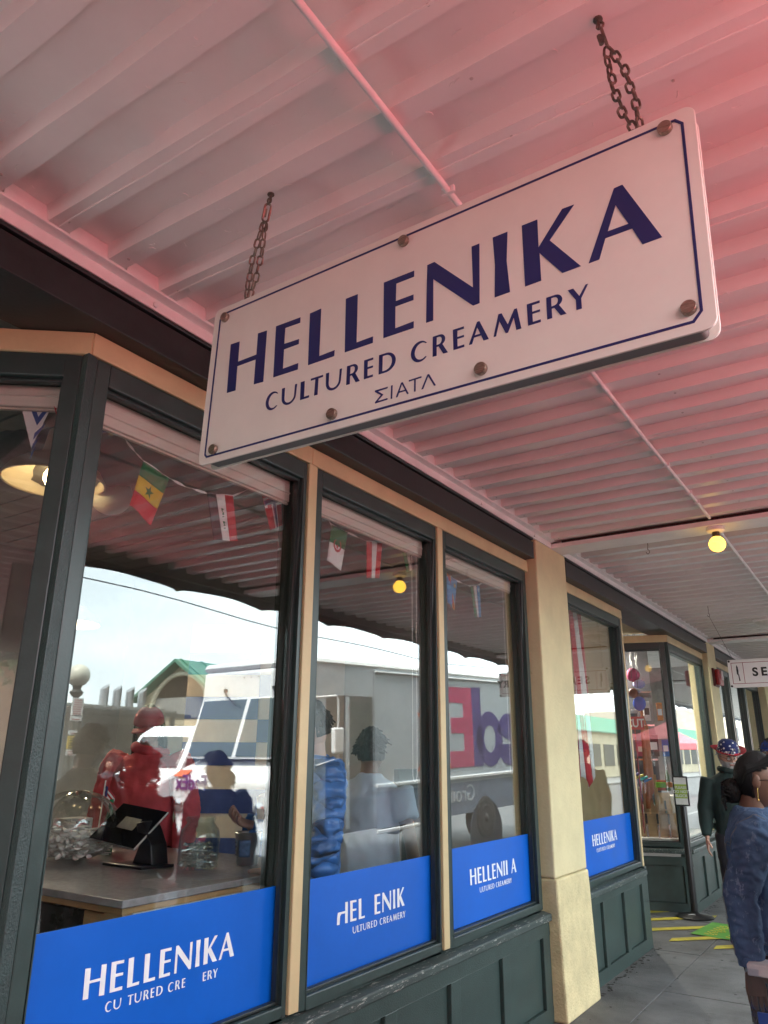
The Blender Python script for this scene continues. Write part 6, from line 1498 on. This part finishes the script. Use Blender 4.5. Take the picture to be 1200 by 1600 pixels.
qj = human('man in a glossy blue quilted jacket eating behind the middle pane', (-2.52, 3.16, 0), math.radians(150), 1.86, skin=(.46, .28, .21), top=quilt, legs=cloth_mat('grey_trousers', (.42, .41, .40)), hair='short', hair_col=(.03, .022, .016), armR=((.25, .06, 1.12), (.10, .26, 1.18)), armL=((-.25, .02, 1.13), (-.20, .22, 1.02)), head_nod=.30, seed=8, fold=.014, top_len=.80, build=1.08, sep=True, voxel=.015)
ccup = thing('paper_cup', 'small pale paper cup in the hand of the quilted jacket man', 'cup', (-2.62, 2.93, 1.36))
part('cup', MB().lathe([(.030, -.05), (.040, .045), (.042, .05), (.039, .05), (.029, -.045)], 20, caps=False), mat('cup_paper', (.62, .56, .46), .7), ccup, world=False)
part('filling', MB().sphere((0, 0, .045), .036, 14, 8, (1, 1, .6)), pw_, ccup, world=False)
# ---- inside the shop: person in the red hoodie behind the counter
rh = human('person in a red hoodie and red and grey cap behind the counter', (-3.92, 3.28, .12), math.radians(-155), 1.76, skin=(.44, .27, .20), top=cloth_mat('hoodie_red', (.56, .075, .09), var=.14), legs=MATS['dark_trousers'], hair='long', hair_col=(.05, .028, .016), head_nod=.30, head_turn=.25, seed=9, fold=.013, build=1.16, voxel=.016, sep=True)
rc = cap(rh, mat('cap_red', (.36, .03, .05), .75))
part('mesh_panel', MB().grid(10, 6, lambda u, v: hx(rh, (.0905*math.sin(.35+v*1.15)*math.cos(-PI*.95+u*PI*.9), .1105*math.sin(.35+v*1.15)*math.sin(-PI*.95+u*PI*.9)+.002, .038+.099*math.cos(.35+v*1.15)))), mat('cap_mesh', (.45, .43, .41), .8), rc, world=False, solid=.002)
part('hood', MB().tube([(.09*math.cos(a), -.03+.09*math.sin(a), 1.475+.02*math.cos(a)) for a in [2*PI*i/24 for i in range(25)]], .03, 10), MATS['hoodie_red'], rh['top'], world=False)

# ---- people on the walkway, seen only as reflections in the panes
cm = human('man in a dark cap holding a phone, reflected in the big left pane', (-.12, 3.10, 0), math.radians(-8), 1.76, skin=(.30, .19, .14), top=cloth_mat('dark_jacket', (.025, .024, .023)), legs=MATS['dark_trousers'], hair='short', beard=(.05, .04, .03), armL=((-.22, .12, 1.16), (-.10, .27, 1.34)), seed=11, head_nod=.1, voxel=.018)
cap(cm, mat('cap_black', (.018, .017, .016), .8))
ph = thing('phone', 'black phone in the raised hand of the capped man', 'phone', (-.19, 3.42, 1.44))
part('case', MB().box(-.036, .036, -.005, .005, -.07, .075), black_plastic, ph, world=False, bevel=.004)
part('screen', MB().box(-.032, .032, -.0065, -.0052, -.064, .069), MATS['screen_glass'], ph, world=False)
human('dark haired woman in a navy coat walking beside the denim woman', (-.22, 3.45, 0), math.radians(-60), 1.63, skin=(.25, .14, .09), top=cloth_mat('navy_coat', (.015, .022, .06)), legs=MATS['dark_trousers'], hair='curly', seed=12, voxel=.02)
human('man in pale blue T shirt and black trousers with his back to the middle pane', (-2.68, 3.92, 0), math.radians(12), 1.74, skin=(.20, .12, .08), top=cloth_mat('pale_blue_tee', (.50, .62, .74), var=.06), legs=cloth_mat('black_trousers', (.012, .012, .015)), hair='short', sleeves=.62, top_len=.84, seed=13, build=1.12, fold=.011, voxel=.014)
wb = thing('white_bag', 'white carrier bag hanging from the starred hat man\'s hand', 'bag', (-1.12, 7.85, .62))
part('bag', MB().grid(16, 10, lambda u, v: ((.02+.07*math.sin(PI*min(1, v*.9+.1)))*math.cos(2*PI*u), (.05+.12*math.sin(PI*min(1, v*.9+.1)))*math.sin(2*PI*u), .22-.44*v)), pw_, wb, world=False)
human('woman with long dark hair standing in the road taking a picture', (8.2, 9.65, -.13), math.radians(115), 1.66, skin=(.42, .26, .19), top=cloth_mat('teal_coat', (.03, .05, .06)), legs=cloth_mat('maroon_trousers', (.16, .025, .035)), hair='long', hair_col=(.03, .018, .012), armL=((-.22, .12, 1.12), (-.06, .26, 1.25)), armR=((.22, .12, 1.12), (.06, .26, 1.25)), seed=15, voxel=.02)
human('shopper in a pink top by the tents down the street', (1.5, -6.5, 0), math.radians(20), 1.66, skin=(.45, .28, .2), top=cloth_mat('pink_top', (.55, .16, .2)), legs=cloth_mat('blue_jeans', (.05, .08, .16)), hair='short', seed=16, voxel=.02)
